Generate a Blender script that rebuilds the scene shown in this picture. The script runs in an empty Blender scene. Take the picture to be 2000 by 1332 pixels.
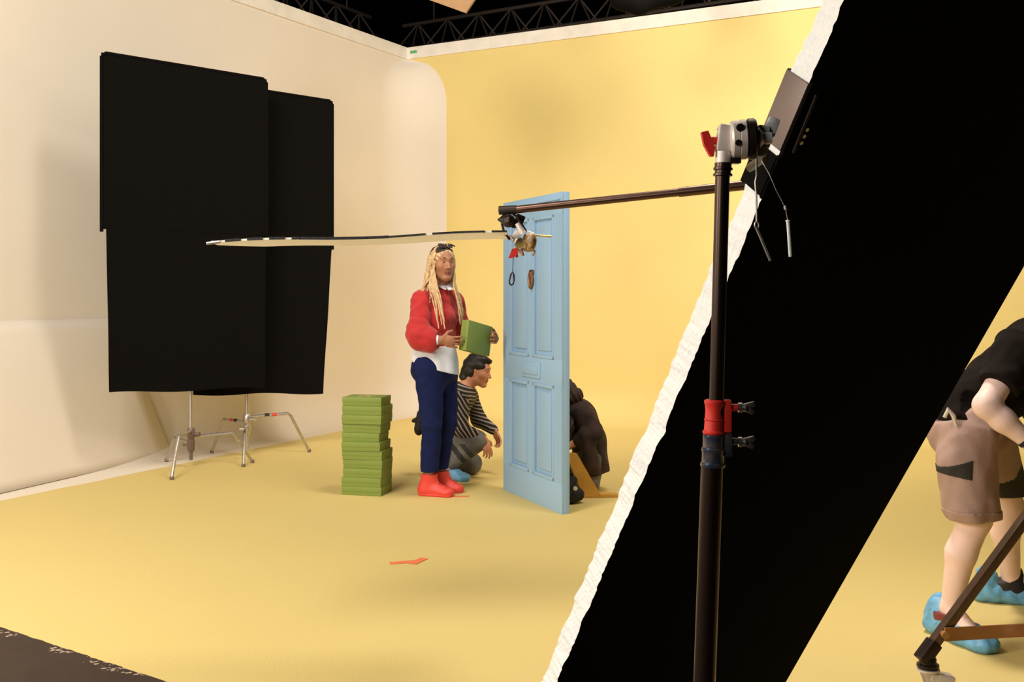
import bpy, bmesh, math, random
import numpy as np
from mathutils import Vector, Matrix, Euler

# ------------------------------------------------------------------ camera, world, lights, exposure
SC = bpy.context.scene
COL = SC.collection
EYE = 1.36
cam_d = bpy.data.cameras.new('camera')
cam = bpy.data.objects.new('camera', cam_d); COL.objects.link(cam)
cam.location = (0, 0, EYE); cam.rotation_euler = (math.radians(90), 0, 0)
cam_d.lens = 37.8; cam_d.sensor_width = 36; cam_d.shift_y = -0.0445
cam_d.clip_start = 0.05; cam_d.clip_end = 100
SC.camera = cam
world = bpy.data.worlds.new('world'); SC.world = world; world.use_nodes = True
world.node_tree.nodes['Background'].inputs[0].default_value = (1, .86, .70, 1)
world.node_tree.nodes['Background'].inputs[1].default_value = 0.0
SC.view_settings.view_transform = 'Standard'
try: SC.view_settings.look = 'None'
except Exception: pass
SC.view_settings.gamma = 1.0
SC.view_settings.use_curve_mapping = False
SC.view_settings.exposure = -0.16

def area_light(name, loc, target, size, power, color=(1, .84, .66), size_y=None, spread=180):
    d = bpy.data.lights.new(name, 'AREA'); o = bpy.data.objects.new(name, d); COL.objects.link(o)
    d.energy = power; d.color = color; d.size = size; d.spread = math.radians(spread)
    if size_y: d.shape = 'RECTANGLE'; d.size_y = size_y
    o.location = loc
    o.rotation_euler = (Vector(target) - Vector(loc)).to_track_quat('-Z', 'Y').to_euler()
    return o
WARM = (1, .915, .80)
area_light('key_softbox', (-4.3, 1.2, 2.7), (.2, 7.0, 1.1), 1.3, 235, WARM)
area_light('front_softbox', (-2.2, -0.5, 2.3), (-.3, 7.5, 1.2), 1.2, 55, WARM)
area_light('overhead_lamp', (0.9, 6.0, 7.1), (0.2, 8.4, 0.4), 1.2, 150, WARM)
area_light('wall_wash', (2.4, 5.4, 5.4), (1.4, 10.8, 2.0), 2.2, 125, WARM, spread=100)
area_light('left_wash', (-2.6, 2.2, 5.6), (-4.6, 6.5, 3.2), 2.2, 450, WARM)
area_light('right_lamp', (0.7, 5.4, 5.4), (2.0, 4.2, 0.6), .8, 26, WARM, spread=65)

# ------------------------------------------------------------------ helpers
def V(*a): return Vector(a[0] if len(a) == 1 else a)
def tag(o, label=None, cat=None, group=None, kind=None):
    if label: o['label'] = label
    if cat: o['category'] = cat
    if group: o['group'] = group
    if kind: o['kind'] = kind
    return o
def thing(name, label, cat, loc=(0, 0, 0), rz=0, group=None):
    o = bpy.data.objects.new(name, None); COL.objects.link(o)
    o.empty_display_size = .1
    o.location = loc; o.rotation_euler = (0, 0, rz)
    return tag(o, label, cat, group)
def link(name, me, m, parent=None):
    o = bpy.data.objects.new(name, me); COL.objects.link(o)
    if m is not None:
        for k in (m if isinstance(m, (list, tuple)) else [m]): me.materials.append(k)
    if parent is not None: o.parent = parent
    return o
def obj(name, bm, m, parent=None, smooth=True, angle=35):
    bmesh.ops.recalc_face_normals(bm, faces=bm.faces[:])
    me = bpy.data.meshes.new(name); bm.to_mesh(me); bm.free()
    o = link(name, me, m, parent)
    if smooth:
        for p in me.polygons: p.use_smooth = True
        try: me.set_sharp_from_angle(angle=math.radians(angle))
        except Exception: pass
    return o
def frame(x, z=None):
    """rotation whose local Z runs along x"""
    return V(x).to_track_quat('Z', 'Y').to_matrix().to_4x4()
def bx(bm, c, s, rot=None, bev=0.0):
    M = Matrix.Translation(V(c)) @ (rot if rot is not None else Matrix.Identity(4)) @ Matrix.Diagonal((*s, 1))
    r = bmesh.ops.create_cube(bm, size=1, matrix=M)
    if bev:
        es = list({e for v in r['verts'] for e in v.link_edges})
        bmesh.ops.bevel(bm, geom=es, offset=bev, segments=2, affect='EDGES', profile=.6)
def tube(bm, pts, r, seg=12, cap=True, closed=False):
    pts = [V(p) for p in pts]; n = len(pts)
    rs = r if isinstance(r, (list, tuple)) else [r] * n
    rings = []; up = None
    for i in range(n):
        a = pts[(i - 1) % n] if closed else pts[max(i - 1, 0)]
        b = pts[(i + 1) % n] if closed else pts[min(i + 1, n - 1)]
        t = (b - a).normalized()
        if up is None:
            up = t.orthogonal().normalized()
        else:
            up = (up - t * up.dot(t))
            up = up.normalized() if up.length > 1e-6 else t.orthogonal().normalized()
        s = t.cross(up)
        rings.append([bm.verts.new(pts[i] + (up * math.cos(k * 2 * math.pi / seg) + s * math.sin(k * 2 * math.pi / seg)) * rs[i]) for k in range(seg)])
    m = n if closed else n - 1
    for i in range(m):
        A, B = rings[i], rings[(i + 1) % n]
        for k in range(seg): bm.faces.new((A[k], A[(k + 1) % seg], B[(k + 1) % seg], B[k]))
    if cap and not closed:
        bm.faces.new(rings[0][::-1]); bm.faces.new(rings[-1])
def lathe(bm, prof, base, axis=(0, 0, 1), seg=20):
    """prof: list of (radius, distance along axis)"""
    a = V(axis).normalized(); base = V(base)
    pts = [base + a * h for _, h in prof]
    up = a.orthogonal().normalized(); s = a.cross(up)
    rings = [[bm.verts.new(base + a * h + (up * math.cos(k * 2 * math.pi / seg) + s * math.sin(k * 2 * math.pi / seg)) * max(r, 1e-4)) for k in range(seg)] for r, h in prof]
    for A, B in zip(rings, rings[1:]):
        for k in range(seg): bm.faces.new((A[k], A[(k + 1) % seg], B[(k + 1) % seg], B[k]))
    bm.faces.new(rings[0][::-1]); bm.faces.new(rings[-1])
def prism(bm, poly, off):
    A = [bm.verts.new(V(p)) for p in poly]; B = [bm.verts.new(V(p) + V(off)) for p in poly]
    n = len(A)
    bm.faces.new(A[::-1]); bm.faces.new(B)
    for i in range(n): bm.faces.new((A[i], A[(i + 1) % n], B[(i + 1) % n], B[i]))
def NB(): return bmesh.new()

# ------------------------------------------------------------------ materials
def mat(name, col, rough=.6, metal=0.0, noise=0.0, nscale=20, bump=0.0, bscale=200, spec=.5, sheen=0.0, col2=None):
    m = bpy.data.materials.new(name); m.use_nodes = True
    nt = m.node_tree; b = nt.nodes['Principled BSDF']
    b.inputs['Base Color'].default_value = (*col, 1)
    b.inputs['Roughness'].default_value = rough; b.inputs['Metallic'].default_value = metal
    b.inputs['Specular IOR Level'].default_value = spec
    if sheen: b.inputs['Sheen Weight'].default_value = sheen
    tc = nt.nodes.new('ShaderNodeTexCoord')
    if noise or col2:
        n = nt.nodes.new('ShaderNodeTexNoise'); n.inputs['Scale'].default_value = nscale; n.inputs['Detail'].default_value = 4
        nt.links.new(tc.outputs['Object'], n.inputs['Vector'])
        r = nt.nodes.new('ShaderNodeValToRGB')
        c2 = col2 if col2 else tuple(max(0, c * (1 - noise)) for c in col)
        r.color_ramp.elements[0].position = .35; r.color_ramp.elements[1].position = .65
        r.color_ramp.elements[0].color = (*c2, 1); r.color_ramp.elements[1].color = (*col, 1)
        nt.links.new(n.outputs['Fac'], r.inputs['Fac']); nt.links.new(r.outputs['Color'], b.inputs['Base Color'])
    if bump:
        n2 = nt.nodes.new('ShaderNodeTexNoise'); n2.inputs['Scale'].default_value = bscale; n2.inputs['Detail'].default_value = 3
        nt.links.new(tc.outputs['Object'], n2.inputs['Vector'])
        bp = nt.nodes.new('ShaderNodeBump'); bp.inputs['Strength'].default_value = bump; bp.inputs['Distance'].default_value = .01
        nt.links.new(n2.outputs['Fac'], bp.inputs['Height']); nt.links.new(bp.outputs['Normal'], b.inputs['Normal'])
    return m

YEL = (.79, .625, .245); CREAM = (.80, .715, .61)
M_yel = mat('yellow_paint', YEL, .75, noise=.03, nscale=1.5, bump=.05, bscale=60, spec=.25)
M_cream = mat('cream_paint', CREAM, .7, noise=.02, nscale=2, spec=.25)
M_trim = mat('bare_white_board', (.86, .80, .72), .8, noise=.10, nscale=7)
M_diff = mat('thin_white_diffuser', (.93, .91, .86), .8)
_n = M_diff.node_tree; _t = _n.nodes.new('ShaderNodeBsdfTranslucent'); _t.inputs[0].default_value = (.95, .90, .82, 1)
_m = _n.nodes.new('ShaderNodeMixShader'); _m.inputs[0].default_value = .34
_n.links.new(_n.nodes['Principled BSDF'].outputs[0], _m.inputs[1]); _n.links.new(_t.outputs[0], _m.inputs[2]); _n.links.new(_m.outputs[0], _n.nodes['Material Output'].inputs['Surface'])
M_black = mat('black_cloth', (.0045, .0038, .0034), .95, bump=.2, bscale=300, spec=.08)
M_board = mat('black_board_face', (.0042, .0032, .0026), .9, noise=.3, nscale=3, spec=.08)
M_foam = mat('white_foam', (.93, .93, .90), .85, noise=.04, nscale=40, bump=.3, bscale=120)
M_void = mat('black_studio', (.006, .005, .005), .95, spec=.1)
M_truss = mat('truss_metal', (.05, .035, .028), .5, .6)
M_chrome = mat('chrome', (.82, .82, .84), .28, .4)
M_steel = mat('worn_steel', (.62, .58, .54), .38, 1.0, noise=.2, nscale=60)
M_cast = mat('cast_silver', (.74, .66, .60), .48, .25, noise=.1, nscale=50)
M_blk = mat('black_tube', (.05, .030, .022), .30, .8)
M_bronze = mat('boom_tube', (.10, .055, .04), .30, .85)
M_dark = mat('dark_metal', (.035, .022, .018), .4, .7)
M_red = mat('red_metal', (.72, .035, .025), .4, spec=.5)
M_blue = mat('blue_metal', (.03, .07, .14), .3, .6, noise=.5, nscale=70, col2=(.16, .13, .12))
M_knock = mat('aged_brass', (.30, .15, .07), .5, .6, noise=.4, nscale=60)
M_brass = mat('brass', (.62, .40, .18), .5, .5, noise=.65, nscale=70)
M_grey = mat('grey_plate', (.17, .12, .10), .5, .3)
M_orange = mat('orange_tape', (.85, .20, .07), .7)
M_door = mat('door_paint', (.30, .475, .67), .42, bump=.04, bscale=40)
M_green = mat('green_card', (.20, .265, .045), .6, noise=.05, nscale=12)
M_green2 = mat('lid_mark', (.55, .42, .16), .6)
M_wood = mat('yellow_wood', (.72, .36, .06), .6, noise=.15, nscale=14)
M_bag = mat('black_bag', (.012, .010, .010), .8, noise=.3, nscale=30, bump=.4, bscale=50)
M_card = mat('brown_card', (.35, .20, .09), .8, noise=.1, nscale=10)
M_gold = mat('gold_metal', (.8, .55, .2), .35, .8)
M_redtape = mat('red_tape', (.75, .06, .04), .6)
M_blktape = mat('black_tape', (.015, .013, .012), .6)
M_skin1 = mat('brown_skin', (.38, .165, .085), .5, noise=.08, nscale=30, spec=.4)
M_lip1 = mat('brown_lips', (.22, .06, .045), .45)
M_skin2 = mat('fair_skin', (.66, .29, .17), .5, noise=.06, nscale=30)
M_skin4 = mat('pale_skin', (.88, .62, .54), .5, noise=.05, nscale=20)
M_lip2 = mat('pink_lips', (.45, .14, .10), .45)
M_hair1 = mat('blonde_braids', (.70, .47, .24), .6, noise=.3, nscale=60)
M_root = mat('dark_roots', (.035, .02, .015), .6)
M_hair2 = mat('black_hair', (.012, .008, .007), .5)
M_hair3 = mat('brown_hair', (.045, .016, .009), .7, noise=.3, nscale=40)
M_sweat = mat('red_knit', (.46, .014, .015), .85, noise=.06, nscale=14, bump=.4, bscale=110, sheen=.2)
M_shirt = mat('white_shirt', (.68, .69, .76), .8, bump=.1, bscale=40)
M_jean = mat('navy_trouser', (.006, .012, .070), .85, spec=.2, noise=.15, nscale=10, bump=.1, bscale=60)
M_shoe = mat('red_shoe', (.72, .055, .038), .5)
M_shoe2 = mat('dark_red_lace', (.42, .03, .02), .6)
M_greyj = mat('grey_denim', (.20, .19, .17), .85, noise=.35, nscale=7, col2=(.09, .085, .08))
M_band = mat('dark_band', (.03, .028, .027), .7)
M_cover = mat('blue_overshoe', (.15, .42, .68), .45, noise=.25, nscale=25, bump=.5, bscale=35)
M_plaid = mat('dark_plaid', (.055, .022, .016), .85, noise=.5, nscale=9, col2=(.012, .008, .008))
M_tee = mat('black_tee', (.011, .0075, .006), .95, spec=.12, bump=.15, bscale=20)
M_short = mat('grey_work_cotton', (.42, .275, .225), .85, noise=.12, nscale=9, bump=.15, bscale=80)
M_short2 = mat('dark_and_shaded_cotton', (.028, .022, .018), .85, bump=.15, bscale=60)
M_white = mat('eye_white', (.42, .36, .31), .5)
M_iris = mat('dark_iris', (.02, .012, .008), .2)
M_glove = mat('coral_glove', (.72, .13, .07), .6)
M_cuffd = mat('black_sock', (.014, .012, .012), .9)

def striped(name, axis, period, duty, dark, light):
    m = mat(name, dark, .85); nt = m.node_tree; b = nt.nodes['Principled BSDF']
    tc = nt.nodes.new('ShaderNodeTexCoord'); dp = nt.nodes.new('ShaderNodeVectorMath'); dp.operation = 'DOT_PRODUCT'
    dp.inputs[1].default_value = axis
    nz = nt.nodes.new('ShaderNodeTexNoise'); nz.inputs['Scale'].default_value = 4
    nt.links.new(tc.outputs['Object'], nz.inputs['Vector'])
    ad = nt.nodes.new('ShaderNodeMath'); ad.operation = 'MULTIPLY_ADD'; ad.inputs[1].default_value = .03
    mu = nt.nodes.new('ShaderNodeMath'); mu.operation = 'MULTIPLY'; mu.inputs[1].default_value = 1 / period
    fr = nt.nodes.new('ShaderNodeMath'); fr.operation = 'FRACT'
    lt = nt.nodes.new('ShaderNodeMath'); lt.operation = 'LESS_THAN'; lt.inputs[1].default_value = duty
    mx = nt.nodes.new('ShaderNodeMix'); mx.data_type = 'RGBA'
    mx.inputs['A'].default_value = (*dark, 1); mx.inputs['B'].default_value = (*light, 1)
    nt.links.new(tc.outputs['Object'], dp.inputs[0]); nt.links.new(nz.outputs['Fac'], ad.inputs[0]); nt.links.new(dp.outputs['Value'], ad.inputs[2])
    nt.links.new(ad.outputs[0], mu.inputs[0]); nt.links.new(mu.outputs[0], fr.inputs[0])
    nt.links.new(fr.outputs[0], lt.inputs[0]); nt.links.new(lt.outputs[0], mx.inputs['Factor'])
    nt.links.new(mx.outputs['Result'], b.inputs['Base Color'])
    return m
M_stripe = striped('striped_jersey', (.25, 0, .97), .0265, .36, (.013, .010, .010), (.36, .29, .23))
M_plaidarm = striped('striped_sleeve', (.85, 0, .52), .0265, .36, (.013, .010, .010), (.36, .29, .23))

def two_tone(name, p, n, wob, inside, outside, flecks=None):
    """paint edge in the ground plane: dot(P-p,n)+noise > 0 is 'inside'"""
    m = mat(name, inside, .75, spec=.25); nt = m.node_tree; b = nt.nodes['Principled BSDF']
    g = nt.nodes.new('ShaderNodeNewGeometry')
    sub = nt.nodes.new('ShaderNodeVectorMath'); sub.operation = 'SUBTRACT'; sub.inputs[1].default_value = (*p, 0)
    dp = nt.nodes.new('ShaderNodeVectorMath'); dp.operation = 'DOT_PRODUCT'; dp.inputs[1].default_value = (*n, 0)
    nt.links.new(g.outputs['Position'], sub.inputs[0]); nt.links.new(sub.outputs[0], dp.inputs[0])
    return m, nt, b, g, dp

# ------------------------------------------------------------------ implicit surfaces for soft bodies (surface nets)
def cap(a, b, ra, rb=None, k=.02, sq=None, sub=False):
    return ('c', np.array(a, float), np.array(b, float), ra, ra if rb is None else rb, k, sq, sub)
def ell(c, r, ax=None, k=.02, sub=False):
    """ax: 3x3 rows = local axes"""
    return ('e', np.array(c, float), np.array(r, float), np.eye(3) if ax is None else np.array(ax, float), None, k, None, sub)
def implicit(name, prims, m, parent, vox=.008, cuts=(), disp=None, region=None):
    lo = np.full(3, 1e9); hi = -lo
    bbs = []
    for p in prims:
        if p[0] == 'c':
            r = max(p[3], p[4]); a = np.minimum(p[1], p[2]) - r; b = np.maximum(p[1], p[2]) + r
        else:
            r = p[2].max(); a = p[1] - r; b = p[1] + r
        bbs.append((a, b))
        if not p[7]: lo = np.minimum(lo, a); hi = np.maximum(hi, b)
    lo -= 3 * vox; hi += 3 * vox
    n = np.ceil((hi - lo) / vox).astype(int) + 1
    D = np.full(n, .3, np.float32)
    for p, (a, b) in zip(prims, bbs):
        k = p[5]; pad = k + 3 * vox + .01
        i0 = np.clip(np.floor((a - pad - lo) / vox).astype(int), 0, n); i1 = np.clip(np.ceil((b + pad - lo) / vox).astype(int) + 1, 0, n)
        if np.any(i1 <= i0): continue
        X = (lo[0] + vox * np.arange(i0[0], i1[0]))[:, None, None]
        Y = (lo[1] + vox * np.arange(i0[1], i1[1]))[None, :, None]
        Z = (lo[2] + vox * np.arange(i0[2], i1[2]))[None, None, :]
        if p[0] == 'c':
            A, B, ra, rb, sq = p[1], p[2], p[3], p[4], p[6]
            px, py, pz = X - A[0], Y - A[1], Z - A[2]; ab = B - A; g = 1.0
            if sq is not None:
                ax = np.array(sq[0], float); ax /= np.linalg.norm(ax); fct = sq[1]; w = 1 / fct - 1
                dt = (px * ax[0] + py * ax[1] + pz * ax[2]) * w
                px, py, pz = px + dt * ax[0], py + dt * ax[1], pz + dt * ax[2]
                ab = ab + ax * (ab @ ax) * w; g = (1 + fct) / 2
            t = np.clip((px * ab[0] + py * ab[1] + pz * ab[2]) / max(ab @ ab, 1e-9), 0, 1)
            d = (np.sqrt((px - t * ab[0]) ** 2 + (py - t * ab[1]) ** 2 + (pz - t * ab[2]) ** 2) - (ra + (rb - ra) * t)) * g
        else:
            c, r, R = p[1], p[2], p[3]
            px, py, pz = X - c[0], Y - c[1], Z - c[2]
            q = [(px * R[i][0] + py * R[i][1] + pz * R[i][2]) for i in range(3)]
            k0 = np.sqrt(sum((q[i] / r[i]) ** 2 for i in range(3))); k1 = np.sqrt(sum((q[i] / r[i] ** 2) ** 2 for i in range(3)))
            d = k0 * (k0 - 1) / np.maximum(k1, 1e-6)
        sl = tuple(slice(i0[i], i1[i]) for i in range(3)); O = D[sl]
        if p[7]:
            d = -d; h = np.clip(.5 - .5 * (O - d) / k, 0, 1)
            D[sl] = O * (1 - h) + d * h + k * h * (1 - h)
        else:
            h = np.clip(.5 + .5 * (O - d) / k, 0, 1)
            D[sl] = O * (1 - h) + d * h - k * h * (1 - h)
    gx = lo[0] + vox * np.arange(n[0]); gy = lo[1] + vox * np.arange(n[1]); gz = lo[2] + vox * np.arange(n[2])
    X, Y, Z = gx[:, None, None], gy[None, :, None], gz[None, None, :]
    if disp is not None: D = D + disp(X, Y, Z)
    for c in cuts:
        pt, nn = np.array(c[0], float), np.array(c[1], float); nn /= np.linalg.norm(nn)
        h = (X - pt[0]) * nn[0] + (Y - pt[1]) * nn[1] + (Z - pt[2]) * nn[2]
        if len(c) > 2:      # only within radius c[2] of the point
            near = ((X - pt[0]) ** 2 + (Y - pt[1]) ** 2 + (Z - pt[2]) ** 2) < c[2] ** 2
            D = np.where(near, np.maximum(D, h), D)
        else: D = np.maximum(D, h)
    for a_ in range(3):
        s = [slice(None)] * 3; s[a_] = 0; D[tuple(s)] = .1; s[a_] = -1; D[tuple(s)] = .1
    S = D < 0
    cn = n - 1
    acc = np.zeros((*cn, 3), np.float32); cnt = np.zeros(cn, np.float32)
    edges = []
    for a_ in range(3):
        s0 = [slice(None)] * 3; s1 = [slice(None)] * 3; s0[a_] = slice(0, -1); s1[a_] = slice(1, None)
        s0, s1 = tuple(s0), tuple(s1)
        idx = np.argwhere(S[s0] != S[s1]); j = idx.copy(); j[:, a_] += 1
        d0 = D[tuple(idx.T)]; d1 = D[tuple(j.T)]; t = d0 / (d0 - d1)
        pos = idx.astype(np.float32); pos[:, a_] += t
        b_, c_ = [(1, 2), (2, 0), (0, 1)][a_]
        for ob in (0, -1):
            for oc in (0, -1):
                q = idx.copy(); q[:, b_] += ob; q[:, c_] += oc
                np.add.at(acc, tuple(q.T), pos); np.add.at(cnt, tuple(q.T), 1)
        edges.append((idx, S[tuple(idx.T)], b_, c_))
    cells = np.argwhere(cnt > 0); vid = np.full(cn, -1, np.int32); vid[tuple(cells.T)] = np.arange(len(cells))
    vs = acc[tuple(cells.T)] / cnt[tuple(cells.T)][:, None] * vox + lo
    fs = []
    for idx, sg, b_, c_ in edges:
        q = []
        for ob, oc in ((-1, -1), (0, -1), (0, 0), (-1, 0)):
            w = idx.copy(); w[:, b_] += ob; w[:, c_] += oc; q.append(vid[tuple(w.T)])
        q = np.stack(q, 1); q[~sg] = q[~sg][:, ::-1]; fs.append(q)
    fs = np.concatenate(fs); 
    me = bpy.data.meshes.new(name)
    me.vertices.add(len(vs)); me.vertices.foreach_set('co', vs.ravel().astype(np.float32))
    me.loops.add(len(fs) * 4); me.loops.foreach_set('vertex_index', fs.ravel().astype(np.int32))
    me.polygons.add(len(fs)); me.polygons.foreach_set('loop_start', np.arange(0, len(fs) * 4, 4, dtype=np.int32))
    try: me.polygons.foreach_set('loop_total', np.full(len(fs), 4, np.int32))
    except Exception: pass
    me.polygons.foreach_set('use_smooth', np.ones(len(fs), bool))
    if region is not None:
        cen = vs[fs].mean(1); me.polygons.foreach_set('material_index', region(cen).astype(np.int32))
    me.update(calc_edges=True); me.validate()
    return link(name, me, m, parent)
def folds(amp, fx, fy, fz, ph=0.0):
    return lambda X, Y, Z: amp * np.sin(fx * X + fz * Z * .6 + ph + 1.5 * np.sin(fy * Y + .5 * fz * Z)) * np.sin(fz * Z + fy * Y * .7 + 2 * ph + 1.2 * np.sin(fx * X))
# ------------------------------------------------------------------ the setting
CX, CY, TOP = -1.23, 12.6, 4.25
DL = np.array([-.482, -.876]); DB = np.array([.876, -.482]); RC = .4; RF = .546
def struct(name, bm_or_o, m=None, **k):
    o = obj(name, bm_or_o, m, **k); o['kind'] = 'structure'; return o
def rows():
    R = []
    for i in range(11):
        a = math.radians(9 * i); R.append((RC * (1 - math.sin(a)), RC * (1 - math.cos(a))))
    for z in list(np.linspace(.5, TOP - .12 - .6, 8)) + [TOP - .12 - .56 * math.cos(math.radians(a)) for a in range(0, 91, 9)]: R.append((0, z))
    R.append((0, TOP)); return R
def rfil(z):
    t = (z - (TOP - .12 - .56)) / .56
    return RF if t <= 0 else (RF * math.sqrt(max(0, 1 - min(1, t) ** 2)))
def plan(o, z):
    r = max(rfil(z) - o, .004); c = np.array([CX, CY]) + (DB + DL) * o
    ctr = c + DL * r + DB * r
    left = [c + DL * s for s in (13, 10, 8, 6.5, 5, 4, 3, 2, 1)] + [c + DL * r]
    arc = [ctr - DB * r * math.cos(t) - DL * r * math.sin(t) for t in np.linspace(0, math.pi / 2, 13)]
    right = [c + DB * r] + [c + DB * s for s in (1, 2, 3, 4, 5, 6.5, 8, 10, 12)]
    return left + arc[1:], right
def sheet(bm, R, pick):
    grid = [[bm.verts.new((p[0], p[1], z)) for p in plan(o, z)[pick]] for o, z in R]
    for A, B in zip(grid, grid[1:]):
        for i in range(len(A) - 1): bm.faces.new((A[i], A[i + 1], B[i + 1], B[i]))
RW = rows()
b = NB(); sheet(b, RW, 0); struct('wall_left', b, M_cream, angle=60)
b = NB(); sheet(b, RW, 1); struct('wall_back', b, M_yel, angle=60)
# bare board strips along the top of both walls
for nm, d, nn, L in (('trim_1', DL, DB, 12.9), ('trim_2', DB, DL, 11.9)):
    b = NB(); a = np.array([CX, CY]); off = nn * .012; bk = -nn * .06
    s0 = 0
    P = [a + d * s0 + off, a + d * L + off, a + d * L + bk, a + d * (s0 - .06) + bk]
    prism(b, [(p[0], p[1], TOP - .125) for p in P], (0, 0, .135)); struct(nm, b, M_trim)
_p = np.array([CX, CY]) + DB * .10 + DL * .014
b = NB(); bx(b, (_p[0], _p[1], TOP - .05), (.09, .006, .03), Matrix.Rotation(math.atan2(DB[1], DB[0]), 4, 'Z')); tag(obj('green_tape', b, mat('green_tape', (.10, .45, .15), .6), smooth=False), 'tiny green tape on the white strip at the top wall corner', 'tape')
# floor: yellow paint, bare cream strip along the left wall, dark studio floor in front
m = mat('floor_paint', YEL, .7, spec=.3); nt = m.node_tree; pb = nt.nodes['Principled BSDF']
def N(t, **k):
    n = nt.nodes.new(t)
    for a, v in k.items(): setattr(n, a, v)
    return n
geo = N('ShaderNodeNewGeometry')
def line_dist(p, n):
    s = N('ShaderNodeVectorMath', operation='SUBTRACT'); s.inputs[1].default_value = (*p, 0)
    d = N('ShaderNodeVectorMath', operation='DOT_PRODUCT'); d.inputs[1].default_value = (*n, 0)
    nt.links.new(geo.outputs['Position'], s.inputs[0]); nt.links.new(s.outputs[0], d.inputs[0]); return d.outputs['Value']
def noise(scale, detail=3):
    n = N('ShaderNodeTexNoise'); n.inputs['Scale'].default_value = scale; n.inputs['Detail'].default_value = detail
    nt.links.new(geo.outputs['Position'], n.inputs['Vector']); return n.outputs['Fac']
def mth(op, a, b=None, c=None):
    n = N('ShaderNodeMath', operation=op)
    for i, x in enumerate((a, b, c)):
        if x is None: continue
        if hasattr(x, 'is_output'): nt.links.new(x, n.inputs[i])
        else: n.inputs[i].default_value = x
    return n.outputs[0]
def mixc(f, a, b):
    n = N('ShaderNodeMix', data_type='RGBA')
    for key, x in (('Factor', f), ('A', a), ('B', b)):
        if hasattr(x, 'is_output'): nt.links.new(x, n.inputs[key])
        else: n.inputs[key].default_value = x if key == 'Factor' else (*x, 1)
    return n.outputs['Result']
dY = line_dist((-3.39, 7.12), (.91, -.4146)); dD = line_dist((-2.1, 4.41), (-.576, -.817))
FLY = (.70, .545, .205)   # floor yellow darkened to offset the strong wash light on its front
front_dimming = mth('MULTIPLY_ADD', line_dist((CX, CY), tuple(DL)), .34, -.45)     # painted dimming of the front, fades out towards the back wall
cl = N('ShaderNodeClamp'); nt.links.new(mth('ADD', front_dimming, mth('MULTIPLY_ADD', noise(.7), .5, -.25)), cl.inputs[0])
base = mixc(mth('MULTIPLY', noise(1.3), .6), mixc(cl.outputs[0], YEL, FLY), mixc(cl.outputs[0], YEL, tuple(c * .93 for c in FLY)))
speck = mth('GREATER_THAN', noise(38, 1), .78)
base = mixc(mth('MULTIPLY', speck, .12), base, (.5, .33, .08))
wob = mth('MULTIPLY_ADD', noise(3), .05, -.025)
inY = mth('GREATER_THAN', mth('ADD', dY, wob), 0.0)
c1 = mixc(inY, CREAM, base)
wob2 = mth('MULTIPLY_ADD', noise(14, 5), .02, -.010)
inD = mth('GREATER_THAN', mth('ADD', dD, wob2), 0.0)
nearE = mth('LESS_THAN', dD, .055)
fl = mth('MULTIPLY', mth('GREATER_THAN', noise(45, 4), .56), mth('GREATER_THAN', noise(5, 2), .50))
dark = mixc(mth('MULTIPLY', nearE, fl), mixc(noise(9, 4), (.036, .021, .014), (.058, .036, .025)), (.45, .33, .25))
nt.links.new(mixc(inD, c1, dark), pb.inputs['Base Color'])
bp = N('ShaderNodeBump'); bp.inputs['Strength'].default_value = .25; bp.inputs['Distance'].default_value = .004
nt.links.new(noise(90, 3), bp.inputs['Height']); nt.links.new(bp.outputs[0], pb.inputs['Normal'])
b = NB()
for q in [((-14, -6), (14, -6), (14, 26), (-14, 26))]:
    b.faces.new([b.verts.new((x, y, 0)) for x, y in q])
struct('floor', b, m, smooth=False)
# the dark studio around the painted corner
b = NB(); bx(b, (0, 10, 7.6), (28.4, 32.4, .2)); struct('ceiling', b, M_void)
for nm, c, s in (('wall_far', (0, 26.1, 3.75), (28.4, .2, 7.5)), ('wall_near', (0, -6.1, 3.75), (28.4, .2, 7.5)),
                 ('wall_outer_left', (-14.1, 10, 3.75), (.2, 32, 7.5)), ('wall_right', (14.1, 10, 3.75), (.2, 32, 7.5))):
    b = NB(); bx(b, c, s); struct(nm, b, M_void)

# ------------------------------------------------------------------ roof trusses behind the walls
def truss(a, c, label):
    a, c = V(a), V(c); t = thing('lighting_truss', label, 'truss', a, group=None)
    d = (c - a); L = d.length; d.normalize(); s = V(-d.y, d.x, 0); H_, W_ = .34, .3
    for dz, ds in ((0, 0), (H_, W_ / 2), (0, W_)):
        b = NB(); tube(b, [s * ds + V(0, 0, dz), d * L + s * ds + V(0, 0, dz)], .025, 8); obj('chord', b, M_truss, t)
    b = NB(); n = int(L / .45)
    for i in range(n):
        p0, p1, p2 = d * (L * i / n), d * (L * (i + .5) / n), d * (L * (i + 1) / n)
        for ds in (0, W_):
            tube(b, [p0 + s * ds, p1 + s * W_ / 2 + V(0, 0, H_)], .011, 6); tube(b, [p1 + s * W_ / 2 + V(0, 0, H_), p2 + s * ds], .011, 6)
        tube(b, [p0, p1 + s * W_], .009, 6)
    obj('lacing', b, M_truss, t)
    for f in (.08, .5, .92):
        b = NB(); tube(b, [d * L * f + s * W_ / 2 + V(0, 0, H_), d * L * f + s * W_ / 2 + V(0, 0, 7.5 - a.z)], .008, 6); obj('hanging_cable', b, M_truss, t)
truss((-1.45, 13.45, 4.42), (3.6, 10.35, 4.42), 'dark lattice roof truss above the yellow back wall')
truss((-4.4, 8.0, 4.45), (-1.62, 13.2, 4.45), 'dark lattice roof truss above the cream left wall')
t = thing('brown_board', 'small brown board hanging in the dark above the corner, slanted', 'board', (-.62, 9.0, 3.9))
b = NB(); prism(b, [(-.20, 0, -.02), (.23, 0, -.175), (.36, .0, .02), (.05, 0, .3), (-.2, 0, .16)], (0.01, .02, 0)); obj('panel', b, M_card, t, smooth=False)
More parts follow.
